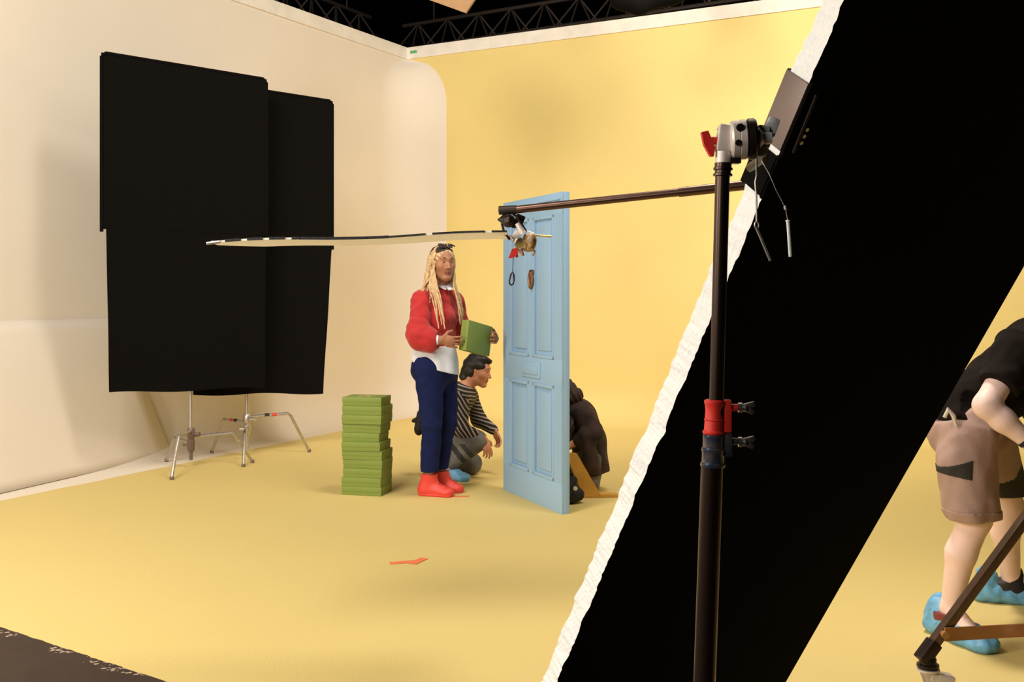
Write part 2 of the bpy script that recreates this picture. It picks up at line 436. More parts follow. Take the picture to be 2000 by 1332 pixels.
b = NB(); tube(b, [(.05, .01, .28), (.05, .01, 3.6)], .006, 6); obj('hanging_cable', b, M_truss, t)
t = thing('hanging_drape', 'black cloth bundle hanging over the top of the yellow wall', 'drape', (1.12, 9.0, 3.7))
implicit('cloth_bundle', [cap((-.20, 0, .14), (-.06, 0, .09), .10, .085), cap((-.06, 0, .09), (.2, 0, .20), .085, .11), cap((.2, 0, .20), (.5, 0, .36), .11, .12),
     cap((-.22, 0, .3), (.3, 0, .55), .16, .2), cap((0, 0, .5), (.1, 0, .9), .22, .1)], M_black, t, .02, disp=folds(.012, 9, 8, 14))
b = NB(); tube(b, [(.1, 0, .95), (.1, 0, 3.8)], .01, 6); obj('hanging_cable', b, M_truss, t)

# ------------------------------------------------------------------ leaning cove panel at the left wall
b = NB(); n, mrow = 24, 14
B0, B1, T0, T1 = V(-3.505, 7.36, 0.004), V(-2.907, 9.18, 0.004), V(-3.775, 7.95, 1.17), V(-3.25, 8.91, 1.17)
g = []
for i in range(mrow + 1):
    v = i / mrow; r = []
    for j in range(n + 1):
        u = -1.6 + 2.6 * j / n
        p = B0.lerp(B1, u).lerp(T0.lerp(T1, u), v); p += V(-.10, .05, 0) * math.sin(math.pi * v) * .0
        p.z -= .03 * math.sin(math.pi * v); r.append(b.verts.new(p))
    g.append(r)
for A, B_ in zip(g, g[1:]):
    for i in range(n): b.faces.new((A[i], A[i + 1], B_[i + 1], B_[i]))
o = obj('cove_panel', b, M_cream)
md = o.modifiers.new('thickness', 'SOLIDIFY'); md.thickness = .012; md.offset = 0
tag(o, 'large cream panel sloping from the floor up against the left wall', 'panel')

# ------------------------------------------------------------------ tape marks
b = NB()
for c, s, a in (((-.545, 5.48), (.16, .046), .35), ((-.48, 5.50), (.13, .046), 1.15)):
    bx(b, (*c, .0015 + .0006 * a), (*s, .001), Matrix.Rotation(a, 4, 'Z'))
tag(obj('floor_tape', b, M_orange, smooth=False), 'orange tape mark shaped like a bent T alone on the open yellow floor', 'tape')
b = NB(); bx(b, (-.34, 7.27, .0015), (.10, .04, .001), Matrix.Rotation(.2, 4, 'Z'))
tag(obj('floor_tape', b, M_orange, smooth=False), 'small orange tape strip on the floor at the toes of the red shoes', 'tape')

# ------------------------------------------------------------------ stacked green boxes and the held one
def green_box(loc, rz, w, d, h, label, group=None, rot=None, lidmark=False):
    t = thing('green_box', label, 'box', loc, rz, group)
    if rot: t.rotation_euler = rot
    b = NB(); bx(b, (0, 0, h * .42), (w - .004, d - .004, h * .84), bev=.0015); obj('tray', b, M_green, t)
    b = NB(); bx(b, (0, 0, h * .71), (w, d, h * .58), bev=.002); obj('lid', b, M_green, t)
    if lidmark:
        b = NB()
        for i, (x, y) in enumerate(((-.05, .02), (-.02, .03), (.015, .0), (.05, .01), (.03, -.03), (-.03, -.04))):
            lathe(b, [(.012 + .004 * (i % 3), 0), (.012 + .004 * (i % 3), .0012)], (x, y, h + .0005), (0, 0, 1), 12)
        obj('printed_mark', b, M_green2, t)
    return t
# (left edge, right corner) of each layer in the picture's measure, bottom to top
lay = [(0, 0, 0), (.002, -.002, 0), (.012, .0, .01), (.010, .006, -.02), (.004, .004, .015), (.004, -.012, .03), (.007, -.026, .05), (.008, -.012, .02), (.004, .002, 0), (.006, .003, -.01), (.004, -.006, .03)]
names = ['bottom', 'second from the bottom', 'third from the bottom', 'fourth from the bottom', 'fifth from the bottom', 'middle (sixth)', 'fifth from the top', 'fourth from the top', 'third from the top', 'second from the top', 'top']
for i, (l, r_, a) in enumerate(lay):
    lab = f'green cardboard box, {names[i]} in the floor stack' if i < 10 else 'green cardboard box on top of the floor stack, with tan marks on its lid'
    green_box((-1.0 + (l + r_) / 2, 7.41 + .004 * math.sin(i * 2.1), i * .0607), math.radians(-12) + a * .6 - .01, .285 - (l - r_) * .6, .225 + .012 * math.sin(i * 1.7), .0602, lab, 'green boxes stacked on the floor', lidmark=(i == 10))

# ------------------------------------------------------------------ the blue door
t = thing('panelled_door', 'tall light blue panelled door standing free on the yellow floor', 'door', (-.061, 7.52, 0), math.atan2(-.85, .369))
Wd, Hd, Td = .927, 2.005, .055      # local x = along the front, local y = away behind the front, z = up
def door_slab():
    b = NB()
    bx(b, (Wd / 2, Td / 2 + .007, Hd / 2), (Wd, Td - .014, Hd), bev=.001)
    zs = [(0, .19), (.79, .955), (1.87, Hd)]
    for z0, z1 in zs: bx(b, (Wd / 2, .007, (z0 + z1) / 2), (Wd, .014, z1 - z0), bev=.0015)
    for x0, x1 in ((0, .12), (.435, .50), (.815, Wd)): 
        for z0, z1 in ((.19, .79), (.955, 1.87)): bx(b, ((x0 + x1) / 2, .007, (z0 + z1) / 2), (x1 - x0, .014, z1 - z0))
    return b
obj('slab', door_slab(), M_door, t)
for (x0, x1) in ((.12, .435), (.50, .815)):
    for (z0, z1) in ((.19, .79), (.955, 1.87)):
        b = NB()
        for k, (i0, i1, y0, y1) in enumerate(((0, .022, -.006, .014), (.05, None, .004, .014))):
            if i1:
                for q in (((x0 + i1 / 2), (z0 + z1) / 2, i1, z1 - z0), ((x1 - i1 / 2), (z0 + z1) / 2, i1, z1 - z0)):
                    bx(b, (q[0], (y0 + y1) / 2, q[1]), (q[2], y1 - y0, q[3]), bev=.005)
                for zz in (z0 + i1 / 2, z1 - i1 / 2): bx(b, ((x0 + x1) / 2, (y0 + y1) / 2, zz), (x1 - x0, y1 - y0, i1), bev=.005)
            else: bx(b, ((x0 + x1) / 2, (y0 + y1) / 2, (z0 + z1) / 2), (x1 - x0 - 2 * i0, y1 - y0, z1 - z0 - 2 * i0), bev=.004)
        obj('panel', b, M_door, t)
b = NB(); bx(b, (Wd / 2, -.005, Hd - .042), (Wd - .03, .022, .014), bev=.003); obj('top_bead', b, M_door, t)
b = NB(); bx(b, (.475, -.004, .872), (.29, .012, .105), bev=.005); bx(b, (.475, -.013, .872), (.24, .01, .055), bev=.003); obj('letter_plate', b, M_door, t)
b = NB(); tube(b, [(.497 + .024 * math.cos(a), -.016, 1.46 + .05 * math.sin(a)) for a in np.linspace(0, 2 * math.pi, 20, endpoint=False)], .010, 8, closed=True)
bx(b, (.497, -.004, 1.51), (.05, .018, .04), bev=.006); o = obj('door_knocker', b, M_knock, t); o['label'] = 'brown brass knocker'
b = NB(); lathe(b, [(.016, 0), (.016, .012)], (.492, -.020, 1.51), (0, 1, 0), 16); obj('keyhole', b, M_blktape, t)

# wooden brace and weight behind the door
t = thing('wooden_brace', 'yellow wooden brace propping the blue door from behind', 'brace', (.36, 7.22, 0))
b = NB(); prism(b, [(.0, 0, .30), (.075, 0, .30), (.235, 0, .022), (.12, 0, .022)], (-.01, .03, 0)); obj('diagonal_board', b, M_wood, t, smooth=False)
b = NB(); bx(b, (.16, .03, .012), (.38, .07, .022), Matrix.Rotation(.12, 4, 'Z'), bev=.002); obj('floor_board', b, M_wood, t)
t = thing('sandbag_weight', 'black weight with a shiny clasp on the floor behind the door edge', 'weight', (.40, 7.02, 0))
implicit('bag', [cap((-.02, 0, .05), (.03, .03, .055), .05, .045), cap((-.02, 0, .11), (.0, .02, .15), .035, .03)], M_bag, t, .006, cuts=[((0, 0, .001), (0, 0, -1))])
b = NB(); lathe(b, [(.012, 0), (.015, .006), (.008, .01)], (.01, -.048, .11), (0, -1, 0), 12); obj('clasp', b, M_chrome, t)

# ------------------------------------------------------------------ black flags on stands
def cross(px, P, d):
    """where the upright plane through P along d is met by the sight line of column px"""
    k = (px - 1000) / 2100
    return (P[0] - k * P[1]) / (k * d[1] - d[0])
def cloth_panel(b, x0, x1, z0, z1, wav, lean=(0, 0, 0, 0), nx=22, nz=30, th=.012, ph=0):
    F, K = [], []
    for i in range(nz + 1):
        v = i / nz; rf, rk = [], []
        for j in range(nx + 1):
            u = j / nx
            xl = x0 + lean[0] * (1 - v); xr = x1 + lean[1] * (1 - v)
            x = xl + (xr - xl) * u
            y = wav * (math.sin(u * 7 + ph + v * 1.3) * (1 - v) + .4 * math.sin(v * 9 + u * 3 + ph) * (1 - v))
            z = z0 + (z1 - z0) * v + (lean[2] * (1 - u) + lean[3] * u) * (1 - v) + wav * .6 * math.sin(u * 9 + ph) * (1 - v)
            rf.append(b.verts.new((x, y, z))); rk.append(b.verts.new((x, y + th, z)))
        F.append(rf); K.append(rk)
    for G, fl in ((F, 0), (K, 1)):
        for A, B_ in zip(G, G[1:]):
            for i in range(nx): b.faces.new((A[i], A[i + 1], B_[i + 1], B_[i]))
    per = [(0, j) for j in range(nx + 1)] + [(i, nx) for i in range(1, nz + 1)] + [(nz, j) for j in range(nx - 1, -1, -1)] + [(i, 0) for i in range(nz - 1, 0, -1)]
    for (a, c), (e, f) in zip(per, per[1:] + per[:1]): b.faces.new((F[a][c], F[e][f], K[e][f], K[a][c]))
def flag(P, x0, x1, zt, zh, zb, label, lean, ph, rag):
    t = thing('floppy_flag', label, 'flag', (P[0], P[1], zh), math.radians(45))
    b = NB(); cloth_panel(b, x0, x1, zh - zh, zt - zh, .004, ph=ph); obj('upper_cloth', b, M_black, t)
    b = NB(); cloth_panel(b, x0 + .035, x1 - .01, zb - zh, .012, .014, lean, ph=ph + 1, th=.008)
    o = obj('lower_flap', b, M_black, t)
    b = NB(); r = .014
    tube(b, [(x0, .006, -.03), (x0, .006, zt - zh - .03), (x0 + .03, .006, zt - zh), (x1 - .03, .006, zt - zh), (x1, .006, zt - zh - .03), (x1, .006, -.03)], r, 8)
    tube(b, [(x0, .006, -.0), (x1, .006, -.0)], .010, 8); obj('frame', b, M_black, t)
    b = NB(); tube(b, [((x0 + x1) / 2 * .3, .01, .0), ((x0 + x1) / 2 * .3, .06, .0)], .009, 8); obj('mounting_pin', b, M_steel, t)
    return t
S2 = math.sqrt(.5); PF1 = (-2.486, 8.45); PF2 = (-2.19, 9.05); DF = (S2, S2)
x0, x1 = cross(199, PF1, DF), cross(521, PF1, DF)
flag(PF1, x0, x1, 3.15, 1.86, .635, 'tall black cloth flag on the nearer stand, left of the pair', (.03, .0, .0, -.035), 0, 0)
x0, x1 = cross(335, PF2, DF), cross(650, PF2, DF)
flag(PF2, x0, x1, 3.10, 1.80, .51, 'black cloth flag on the farther stand, half hidden by the nearer flag', (.12, -.10, 0.05, -.02), 2.0, 0)
def c_stand(P, feet, zhub, ztop, label, bands=False, hub_tip=.06):
    t = thing('light_stand', label, 'stand', (P[0], P[1], 0))
    b = NB(); tube(b, [(0, 0, zhub - .1), (0, 0, ztop * .55)], .0175, 12); obj('column', b, M_steel, t)
    b = NB(); tube(b, [(0, 0, ztop * .5), (0, 0, ztop)], .0125, 10); obj('riser', b, M_steel, t)
    b = NB(); lathe(b, [(.02, -.12), (.03, -.10), (.03, -.03), (.022, -.02), (.033, 0), (.033, .05), (.022, .07)], (0, 0, zhub), (0, 0, 1), 16)
    tube(b, [(.02, -.01, zhub + .02), (.075, -.02, zhub + .02)], [.012, .018], 8); tube(b, [(-.02, -.01, zhub - .06), (-.06, -.02, zhub - .06)], [.01, .014], 8)
    tube(b, [(0, 0, hub_tip), (0, 0, zhub - .1)], .014, 10); obj('leg_hub', b, M_grey if not bands else M_steel, t)
    for i, f in enumerate(feet):
        d = V(f[0] - P[0], f[1] - P[1], 0); zz = zhub + .04 - .045 * i
        el = d * .66; b = NB()
        tube(b, [(0, 0, zz), (el.x, el.y, zz + .015), (el.x * 1.06, el.y * 1.06, zz - .005), (d.x, d.y, .012)], .0125, 10)
        lg = obj('leg', b, M_steel, t)
        b = NB(); lathe(b, [(.013, 0), (.0158, .003), (.0158, .022), (.013, .026)], (d.x, d.y, .0), (0, 0, 1), 12); obj('rubber_foot', b, M_grey, lg)
        if bands and i < 2:
            for s0, mm in ((.60, M_redtape), (.42, M_blktape)):
                b = NB(); a0, a1 = el * s0, el * (s0 + .11); tube(b, [(a0.x, a0.y, zz + .01), (a1.x, a1.y, zz + .012)], .0145, 10); obj('tape_band', b, mm, lg)
    # grip head that holds the flag pin
    b = NB(); lathe(b, [(.02, 0), (.035, .005), (.035, .04), (.02, .045)], (-.02, -.02, ztop - .02), (-.7, .7, 0), 16)
    tube(b, [(0, 0, ztop - .05), (0, 0, ztop + .02)], .018, 10); obj('grip_head', b, M_cast, t)
n_ = V(-S2, S2) if False else (-S2, S2)
c_stand((PF1[0] + n_[0] * .075, PF1[1] + n_[1] * .075), [(-2.509, 7.93), (-2.108, 8.73), (-2.825, 8.79)], .245, 1.9, 'steel light stand on the yellow floor carrying the nearer black flag')
c_stand((PF2[0] + n_[0] * .075, PF2[1] + n_[1] * .075), [(-1.76, 9.33), (-2.587, 9.27), (-2.13, 8.525)], .29, 1.85, 'steel light stand with red and black tape on its legs, behind the nearer stand', True)

# ------------------------------------------------------------------ big black board crossing the foreground
PB = V(.5115, 1.6525, 1.8141); U = V(-.26248, .47488, -.83999).normalized(); W = V(.89721, .4405, -.03132); W = (W - U * W.dot(U)).normalized(); NN = U.cross(W)
if NN.y < 0: NN = -NN
MB_ = Matrix((( U.x, W.x, NN.x, PB.x), (U.y, W.y, NN.y, PB.y), (U.z, W.z, NN.z, PB.z), (0, 0, 0, 1)))
t = thing('foam_board', 'huge black faced foam board with torn white edge slanting across the foreground', 'board')
t.matrix_world = MB_
WB, S0, S1, TB = .716, -.34, 2.135, .05
rnd = random.Random(4); b = NB(); n = 260; pr = []
w1 = w2 = 0
for i in range(n + 1):
    s = S0 + (S1 - S0) * i / n
    w1 = w1 * .7 + rnd.uniform(-.0022, .0022); w2 = w2 * .6 + rnd.uniform(-.0028, .0028)
    dent = .006 * math.exp(-((s - .85) / .02) ** 2) + .004 * math.exp(-((s - 1.3) / .03) ** 2)
    pr.append([b.verts.new((s, w1 + dent, 0)), b.verts.new((s, w2, TB)), b.verts.new((s, WB, TB)), b.verts.new((s, WB, 0))])
fw = []
for A, B_ in zip(pr, pr[1:]):
    for k in range(4):
        f = b.faces.new((A[k], A[(k + 1) % 4], B_[(k + 1) % 4], B_[k])); f.material_index = 1 if k in (0, 2) else 0
f = b.faces.new(pr[0]); f.material_index = 1; f = b.faces.new(pr[-1][::-1]); f.material_index = 1
b.normal_update()
o = obj('panel', b, [M_board, M_foam], t, smooth=False)
# ------------------------------------------------------------------ jaw clamp gripping the board edge
t = thing('jaw_clamp', 'grey and black jaw clamp gripping the white edge of the foam board', 'clamp'); t.matrix_world = MB_
b = NB(); bx(b, (.196, -.005, TB / 2), (.118, .006, TB + .012), bev=.001)
o = obj('edge_plate', b, M_grey, t)
b = NB(); bx(b, (.20, .022, -.006), (.13, .052, .008), bev=.002); obj('front_jaw', b, M_board, t)
b = NB(); bx(b, (.20, .022, TB + .006), (.13, .052, .008), bev=.002); obj('rear_jaw', b, M_dark, t)
b = NB(); bx(b, (.303, -.006, TB / 2), (.072, .008, TB + .012), bev=.001); bx(b, (.303, .02, -.006), (.08, .055, .008), bev=.002); bx(b, (.303, .02, TB + .006), (.08, .055, .008), bev=.002)
obj('lower_jaw', b, M_board, t)
b = NB(); tube(b, [(.150, .011, -.013), (.252, .013, -.014)], .0028, 8); obj('spring_rod', b, M_dark, t)
b = NB()
for s in (.21, .222, .234): lathe(b, [(.0035, 0), (.0035, .004)], (s, .022, -.010), (0, 0, -1), 10)
obj('rivet', b, M_steel, t)

# ------------------------------------------------------------------ near stand with grip head
YS = 1.60; K = YS / 2100
def S(px, py, dy=0.0): return V((px - 1000) * K, YS + dy, EYE + (577 - py) * K)
foot = V(.275, YS, 0)
t = thing('grip_stand', 'black tube stand with red and blue collars in the right foreground', 'stand', foot)
def L(p): return V(p) - foot
a, c, e = S(1412, 312), S(1399, 800), S(1391, 905)
b = NB(); tube(b, [L(a), L(c)], .0107, 20)
obj('upper_tube', b, M_blk, t)
b = NB(); tube(b, [L(S(1399, 790)), L(e)], .0128, 20); obj('middle_tube', b, M_blk, t)
b = NB(); d = (e - a).normalized(); low = e + d * ((.30 - e.z) / d.z); tube(b, [L(e), L(low)], .0163, 20); tube(b, [L(low), V(0, 0, .06)], .019, 16); obj('lower_tube', b, M_blk, t)
b = NB(); lathe(b, [(.0105, 0), (.0142, .001), (.0142, .004), (.0118, .005), (.0118, .009), (.0142, .010), (.0142, .013), (.0125, .014), (.0125, .020), (.0105, .021)], L(S(1411.5, 345)), -d, 20); obj('top_ring', b, M_blk, t)
cb, ct = S(1394, 848), S(1396, 780)
b = NB(); lathe(b, [(.0152, 0), (.0165, .002), (.0165, .004), (.0145, .006), (.014, .020), (.0153, .0215), (.014, .023), (.0135, .035), (.0145, .044), (.0155, .046), (.0155, .050), (.012, .0515)], L(cb), -d, 28)
bx(b, L(S(1420, 812)), (.011, .016, .048), bev=.0015); tube(b, [L(S(1418, 796)), L(S(1440, 796))], .0055, 12)
o = obj('red_collar', b, M_red, t)
def wing(parent, p, m):
    b = NB(); lathe(b, [(.004, 0), (.0075, .001), (.0075, .006), (.005, .008), (.0065, .0095), (.0065, .012)], L(p), (1, 0, 0), 14)
    bx(b, L(p) + V(.018, 0, .004), (.014, .006, .008), Matrix.Rotation(-.25, 4, 'Y'), bev=.002); bx(b, L(p) + V(.018, 0, -.005), (.012, .006, .008), Matrix.Rotation(.4, 4, 'Y'), bev=.002)
    obj('knob', b, m, parent)
wing(o, S(1441, 796), M_steel)
b = NB(); lathe(b, [(.0175, 0), (.0185, .002), (.0185, .005), (.0165, .007), (.0165, .022), (.0178, .024), (.0178, .027), (.0158, .029), (.0158, .044), (.0165, .046), (.0150, .048)], L(S(1392, 912)), -d, 28)
bx(b, L(S(1420, 868)), (.012, .017, .034), bev=.0015); tube(b, [L(S(1418, 862)), L(S(1440, 862))], .0055, 12)
o = obj('blue_collar', b, M_blue, t); wing(o, S(1441, 863), M_steel)
for a_ in (20, 140, 262):
    r = V(math.cos(math.radians(a_)), math.sin(math.radians(a_)), 0)
    b = NB(); tube(b, [V(0, 0, .30) + r * .02, r * .25 + V(0, 0, .285), r * .28 + V(0, 0, .27), r * .45 + V(0, 0, .012)], .0125, 12); lathe(b, [(.016, 0), (.016, .03)], r * .45, (0, 0, 1), 12); obj('leg', b, M_blk, t)
b = NB(); lathe(b, [(.02, 0), (.028, .01), (.028, .06), (.02, .07)], (0, 0, .26), (0, 0, 1), 16); obj('leg_hub', b, M_dark, t); b = NB(); lathe(b, [(.019, 0), (.012, .02), (.012, .06)], (0, 0, .02), (0, 0, 1), 12); obj('tube_end_cap', b, M_dark, t)
# grip head
hd = thing('swivel_head', 'silver swivel grip head with red handle on top of the near stand', 'grip head', S(1411, 318))
def G(p): return V(p) - S(1411, 318)
b = NB(); tube(b, [G(S(1412, 326)), G(S(1414, 296))], [.0115, .0125], 18); bx(b, G(S(1420, 272)), (.030, .026, .040), Matrix.Rotation(.12, 4, 'Y'), bev=.004)
tube(b, [G(S(1416, 258)), G(S(1420, 246))], [.013, .010], 14)
obj('neck', b, M_cast, hd)
ax = V(1, -.10, .04).normalized(); c0 = S(1424, 274)
b = NB(); lathe(b, [(.012, 0), (.026, .002), (.0285, .005), (.0285, .013), (.0275, .0135), (.0275, .015), (.0295, .0155), (.0295, .024), (.027, .026)], G(c0), ax, 36)
obj('inner_disc', b, M_cast, hd)
b = NB(); lathe(b, [(.022, 0), (.0305, .001), (.0305, .010), (.028, .013), (.014, .0135)], G(c0 + ax * .0265), ax, 36); obj('outer_disc', b, M_dark, hd)
b = NB(); tube(b, [G(S(1438, 255, -.030)), G(S(1438, 255, -.022))], .006, 12); tube(b, [G(S(1434, 284, -.031)), G(S(1434, 284, -.022))], .0045, 12); obj('bolt_hole', b, M_dark, hd)
b = NB(); lathe(b, [(.015, 0), (.017, .004), (.011, .010), (.009, .022)], G(c0 + ax * .040), ax, 20); bx(b, G(S(1486, 275)), (.018, .02, .045), Matrix.Rotation(.18, 4, 'Y'), bev=.004); bx(b, G(S(1481, 300)), (.022, .018, .010), bev=.003); obj('jaw', b, M_chrome, hd)
b = NB(); bx(b, G(S(1507, 248)), (.018, .012, .030), Matrix.Rotation(.35, 4, 'Y'), bev=.005); bx(b, G(S(1498, 270)), (.014, .012, .030), Matrix.Rotation(.3, 4, 'Y'), bev=.003); obj('wing_nut', b, M_chrome, hd)
b = NB(); tube(b, [G(S(1405, 275)), G(S(1390, 275))], .006, 12)
prism(b, [G(S(1369, 259, -.006)), G(S(1382, 256, -.006)), G(S(1396, 288, -.006)), G(S(1393, 306, -.006)), G(S(1386, 305, -.006)), G(S(1374, 283, -.006))], (0, .012, 0)); o = obj('handle', b, M_red, hd); o['label'] = 'red T handle'
b = NB(); bx(b, G(S(1437, 312)), (.014, .016, .012), bev=.002); obj('lug', b, M_dark, hd)
# link between head and clamp
b = NB(); tube(b, [G(S(1490, 285)), G(S(1510, 300, .06)), G(S(1516, 300, .17))], .008, 12); obj('jaw_pin', b, M_dark, hd)
# hanging safety pins
t = thing('safety_pin', 'tan cord and metal pin dangling left, below the jaw clamp', 'pin', S(1487, 338, .03))
def Q(p, o=t): return V(p) - V(t.location)
b = NB(); tube(b, [Q(S(1490, 300, .04)), Q(S(1487, 338, .03)), Q(S(1484, 352, .03)), Q(S(1486, 375, .03)), Q(S(1487, 430, .03))], .0016, 8); obj('cord', b, M_steel, t)
b = NB(); tube(b, [Q(S(1487 + 4 * math.cos(a), 437 + 7 * math.sin(a), .03)) for a in np.linspace(0, 6.283, 14, endpoint=False)], .0013, 8, closed=True); obj('ring', b, M_steel, t)
b = NB(); tube(b, [Q(S(1486, 442, .03)), Q(S(1514, 508, .03))], .0021, 10); obj('shaft', b, M_steel, t)
t = thing('safety_pin', 'white metal pin dangling right on a dark cord, below the jaw clamp', 'pin', S(1512, 335, .03))
b = NB(); tube(b, [Q(S(1500, 300, .05)), Q(S(1512, 335, .03)), Q(S(1527, 370, .03)), Q(S(1544, 402, .03)), Q(S(1549, 428, .03))], .0009, 8); obj('cord', b, M_steel, t)
b = NB(); lathe(b, [(.001, 0), (.0025, .001), (.0025, .006), (.001, .007)], Q(S(1543, 398, .03)), (.2, 0, -1), 10); obj('crimp', b, M_steel, t)
b = NB(); tube(b, [Q(S(1549, 427, .03)), Q(S(1549, 430, .03)), Q(S(1549.2, 430, .03)), Q(S(1554, 500, .03))], [.0035, .0035, .0027, .0027], 10); obj('shaft', b, M_foam, t)

# ------------------------------------------------------------------ boom arm, its rolling stand, the reflector and the clamps at its tip
BA, BM = V(-.03, 4.2, 1.69), V(2.15, 3.6, 1.876)
t = thing('boom_arm', 'long dark boom pole reaching left past the blue door', 'boom', BA)
D_ = (BM - BA).normalized(); LB = (BM - BA).length
b = NB(); tube(b, [V(0, 0, 0), D_ * (LB * .5)], .0152, 16); obj('inner_tube', b, M_bronze, t)
b = NB(); tube(b, [D_ * (LB * .30), D_ * (LB + .35)], .0185, 16); obj('outer_tube', b, M_bronze, t)
b = NB(); tube(b, [V(-.02, 0, .002), D_ * .05], .0175, 14); obj('end_cap', b, M_dark, t)
ms = V(2.15, 3.62, 0)
t = thing('rolling_stand', 'heavy brown steel wheeled stand, leg cut off at the lower right frame edge', 'stand', ms)
def R_(x, y, z): return V(x, y, z) - ms
b = NB(); tube(b, [R_(2.15, 3.62, .22), R_(2.15, 3.62, 1.2)], .022, 14); obj('lower_mast', b, M_dark, t)
b = NB(); tube(b, [R_(2.15, 3.62, 1.1), R_(2.15, 3.62, 1.86)], .017, 14); obj('upper_mast', b, M_dark, t)
b = NB(); lathe(b, [(.03, 0), (.045, .01), (.045, .05), (.03, .06)], R_(2.15, 3.62, 1.85), (0, -1, 0), 18); obj('boom_head', b, M_cast, t)
def r_leg(ft, up, hub, lower=True):
    ft, up, hub = V(ft), V(up), V(hub)
    d = (up - ft).normalized(); rot = d.to_track_quat('Z', 'Y').to_matrix().to_4x4()
    b = NB(); bx(b, (ft + up) / 2 - ms, (.030, .030, (up - ft).length), rot, bev=.003); lg = obj('leg', b, M_dark if False else M_legs, t)
    b = NB(); q = ft + d * .075 ; bx(b, (q + hub) / 2 - ms + V(0, -.022, 0), (.006, .042, (hub - q).length), (hub - q).to_track_quat('Z', 'Y').to_matrix().to_4x4() @ Matrix.Rotation(math.pi / 2, 4, 'Z') @ Matrix.Rotation(math.pi / 2, 4, 'Z') )
    lathe(b, [(.012, 0), (.012, .05)], q - ms + V(0, -.035, 0), (0, 1, 0), 14)
    br = obj('brace', b, M_tan, t)
    # bracket, swivel and caster
    b = NB(); bx(b, ft - ms + d * .0 , (.044, .040, .075), rot, bev=.006)
    lathe(b, [(.030, 0), (.034, .004), (.034, .012), (.026, .014), (.026, .030), (.020, .040)], ft - ms + V(0, 0, -.052), (0, 0, 1), 22); obj('foot_bracket', b, M_dark, lg)
    b = NB(); z = ft.z - .052
    lathe(b, [(.036, 0), (.036, .006)], V(ft.x, ft.y, z - .008) - ms, (0, 0, 1), 22)
    for dy in (-.026, .026): prism(b, [V(ft.x - .022, ft.y + dy, z - .006) - ms, V(ft.x + .030, ft.y + dy, z - .006) - ms, V(ft.x + .052, ft.y + dy, .042) - ms, V(ft.x + .028, ft.y + dy, .042) - ms], (0, .003, 0))
    bx(b, V(ft.x + .038, ft.y - .005, z - .028) - ms, (.075, .05, .026), Matrix.Rotation(.2, 4, 'Y'), bev=.004)
    cs = obj('caster', b, M_cast, lg)
    b = NB(); lathe(b, [(.034, 0), (.044, .004), (.044, .036), (.034, .040)], V(ft.x + .040, ft.y - .020, .044) - ms, (0, 1, 0), 24); obj('wheel', b, M_dark, cs)
M_legs = mat('brown_steel', (.14, .085, .055), .38, .7, noise=.15, nscale=25)
M_tan = mat('tan_steel', (.42, .19, .07), .4, .3)
r_leg((1.315, 3.4, .235), (2.12, 3.60, 1.16), (2.13, 3.6, .27))
r_leg((2.75, 3.0, .235), (2.17, 3.60, 1.16), (2.16, 3.6, .27))
r_leg((2.4, 4.45, .235), (2.15, 3.64, 1.16), (2.15, 3.64, .27))
b = NB(); bx(b, R_(2.15, 3.62, 1.16), (.08, .08, .07), bev=.008); obj('leg_collar', b, M_dark, t); b = NB(); bx(b, R_(2.15, 3.62, .26), (.08, .08, .06), bev=.008); obj('leg_collar', b, M_dark, t)
b = NB(); bx(b, R_(1.665, 3.40, .275), (.05, .035, .05), Matrix.Rotation(.5, 4, 'Y'), bev=.008); obj('brace_joint', b, M_cast, t)

KB = 4.2 / 2100
def E_(px, py, dy=0.0): return V((px - 1000) * KB * (1 + dy / 4.2), 4.2 + dy, EYE + (577 - py) * KB * (1 + dy / 4.2))
t = thing('reflector_board', 'thin white reflector board held level in front of the black flags, taped dark edge', 'board', (-.6, 4.25, 1.58))
b = NB(); nx = 40; tp = []
for i in range(nx + 1):
    u = i / nx; x = -1.135 + 1.115 * u; z = 1.558 + .037 * u + .005 * math.sin(u * 9); y0 = 4.05 + .004 * math.sin(u * 23); y1 = 4.45 - .30 * max(0, (.12 - u) / .12) ** 1.5 + .01 * math.sin(u * 7)
    o_ = V(-.6, 4.25, 1.58)
    tp.append([b.verts.new(V(x, y0, z) - o_), b.verts.new(V(x, y1, z - .004) - o_), b.verts.new(V(x, y1, z + .003) - o_), b.verts.new(V(x, y0, z + .007) - o_)])
for A, B_ in zip(tp, tp[1:]):
    for k in range(4): b.faces.new((A[k], A[(k + 1) % 4], B_[(k + 1) % 4], B_[k]))
b.faces.new(tp[0]); b.faces.new(tp[-1][::-1]); obj('sheet', b, M_diff, t, smooth=False)
b = NB(); rnd = random.Random(9)
pts = [(-1.135 + 1.115 * u, 4.047 + .004 * math.sin(u * 23), 1.5625 + .037 * u + .005 * math.sin(u * 9)) for u in np.linspace(0, 1, 41)]
run = False
for i in range(40):
    if rnd.random() < .10 or i < 2:
        if run: obj('edge_tape', b, M_bag, t, smooth=False); b = NB(); run = False
        continue
    w = .0052 if i < 24 else .0034; run = True
    a, c = V(pts[i]) - V(-.6, 4.25, 1.58), V(pts[i + 1]) - V(-.6, 4.25, 1.58); bx(b, (a + c) / 2, ((c - a).length + .002, .008, w * 2), Matrix.Rotation(-math.atan2(c.z - a.z, c.x - a.x), 4, 'Y'))
if run: obj('edge_tape', b, M_bag, t, smooth=False)
b = NB(); tube(b, [V(-1.15, 4.05, 1.556) - V(-.6, 4.25, 1.58), V(-1.10, 4.05, 1.562) - V(-.6, 4.25, 1.58)], .006, 8); obj('corner_tape', b, M_steel, t)

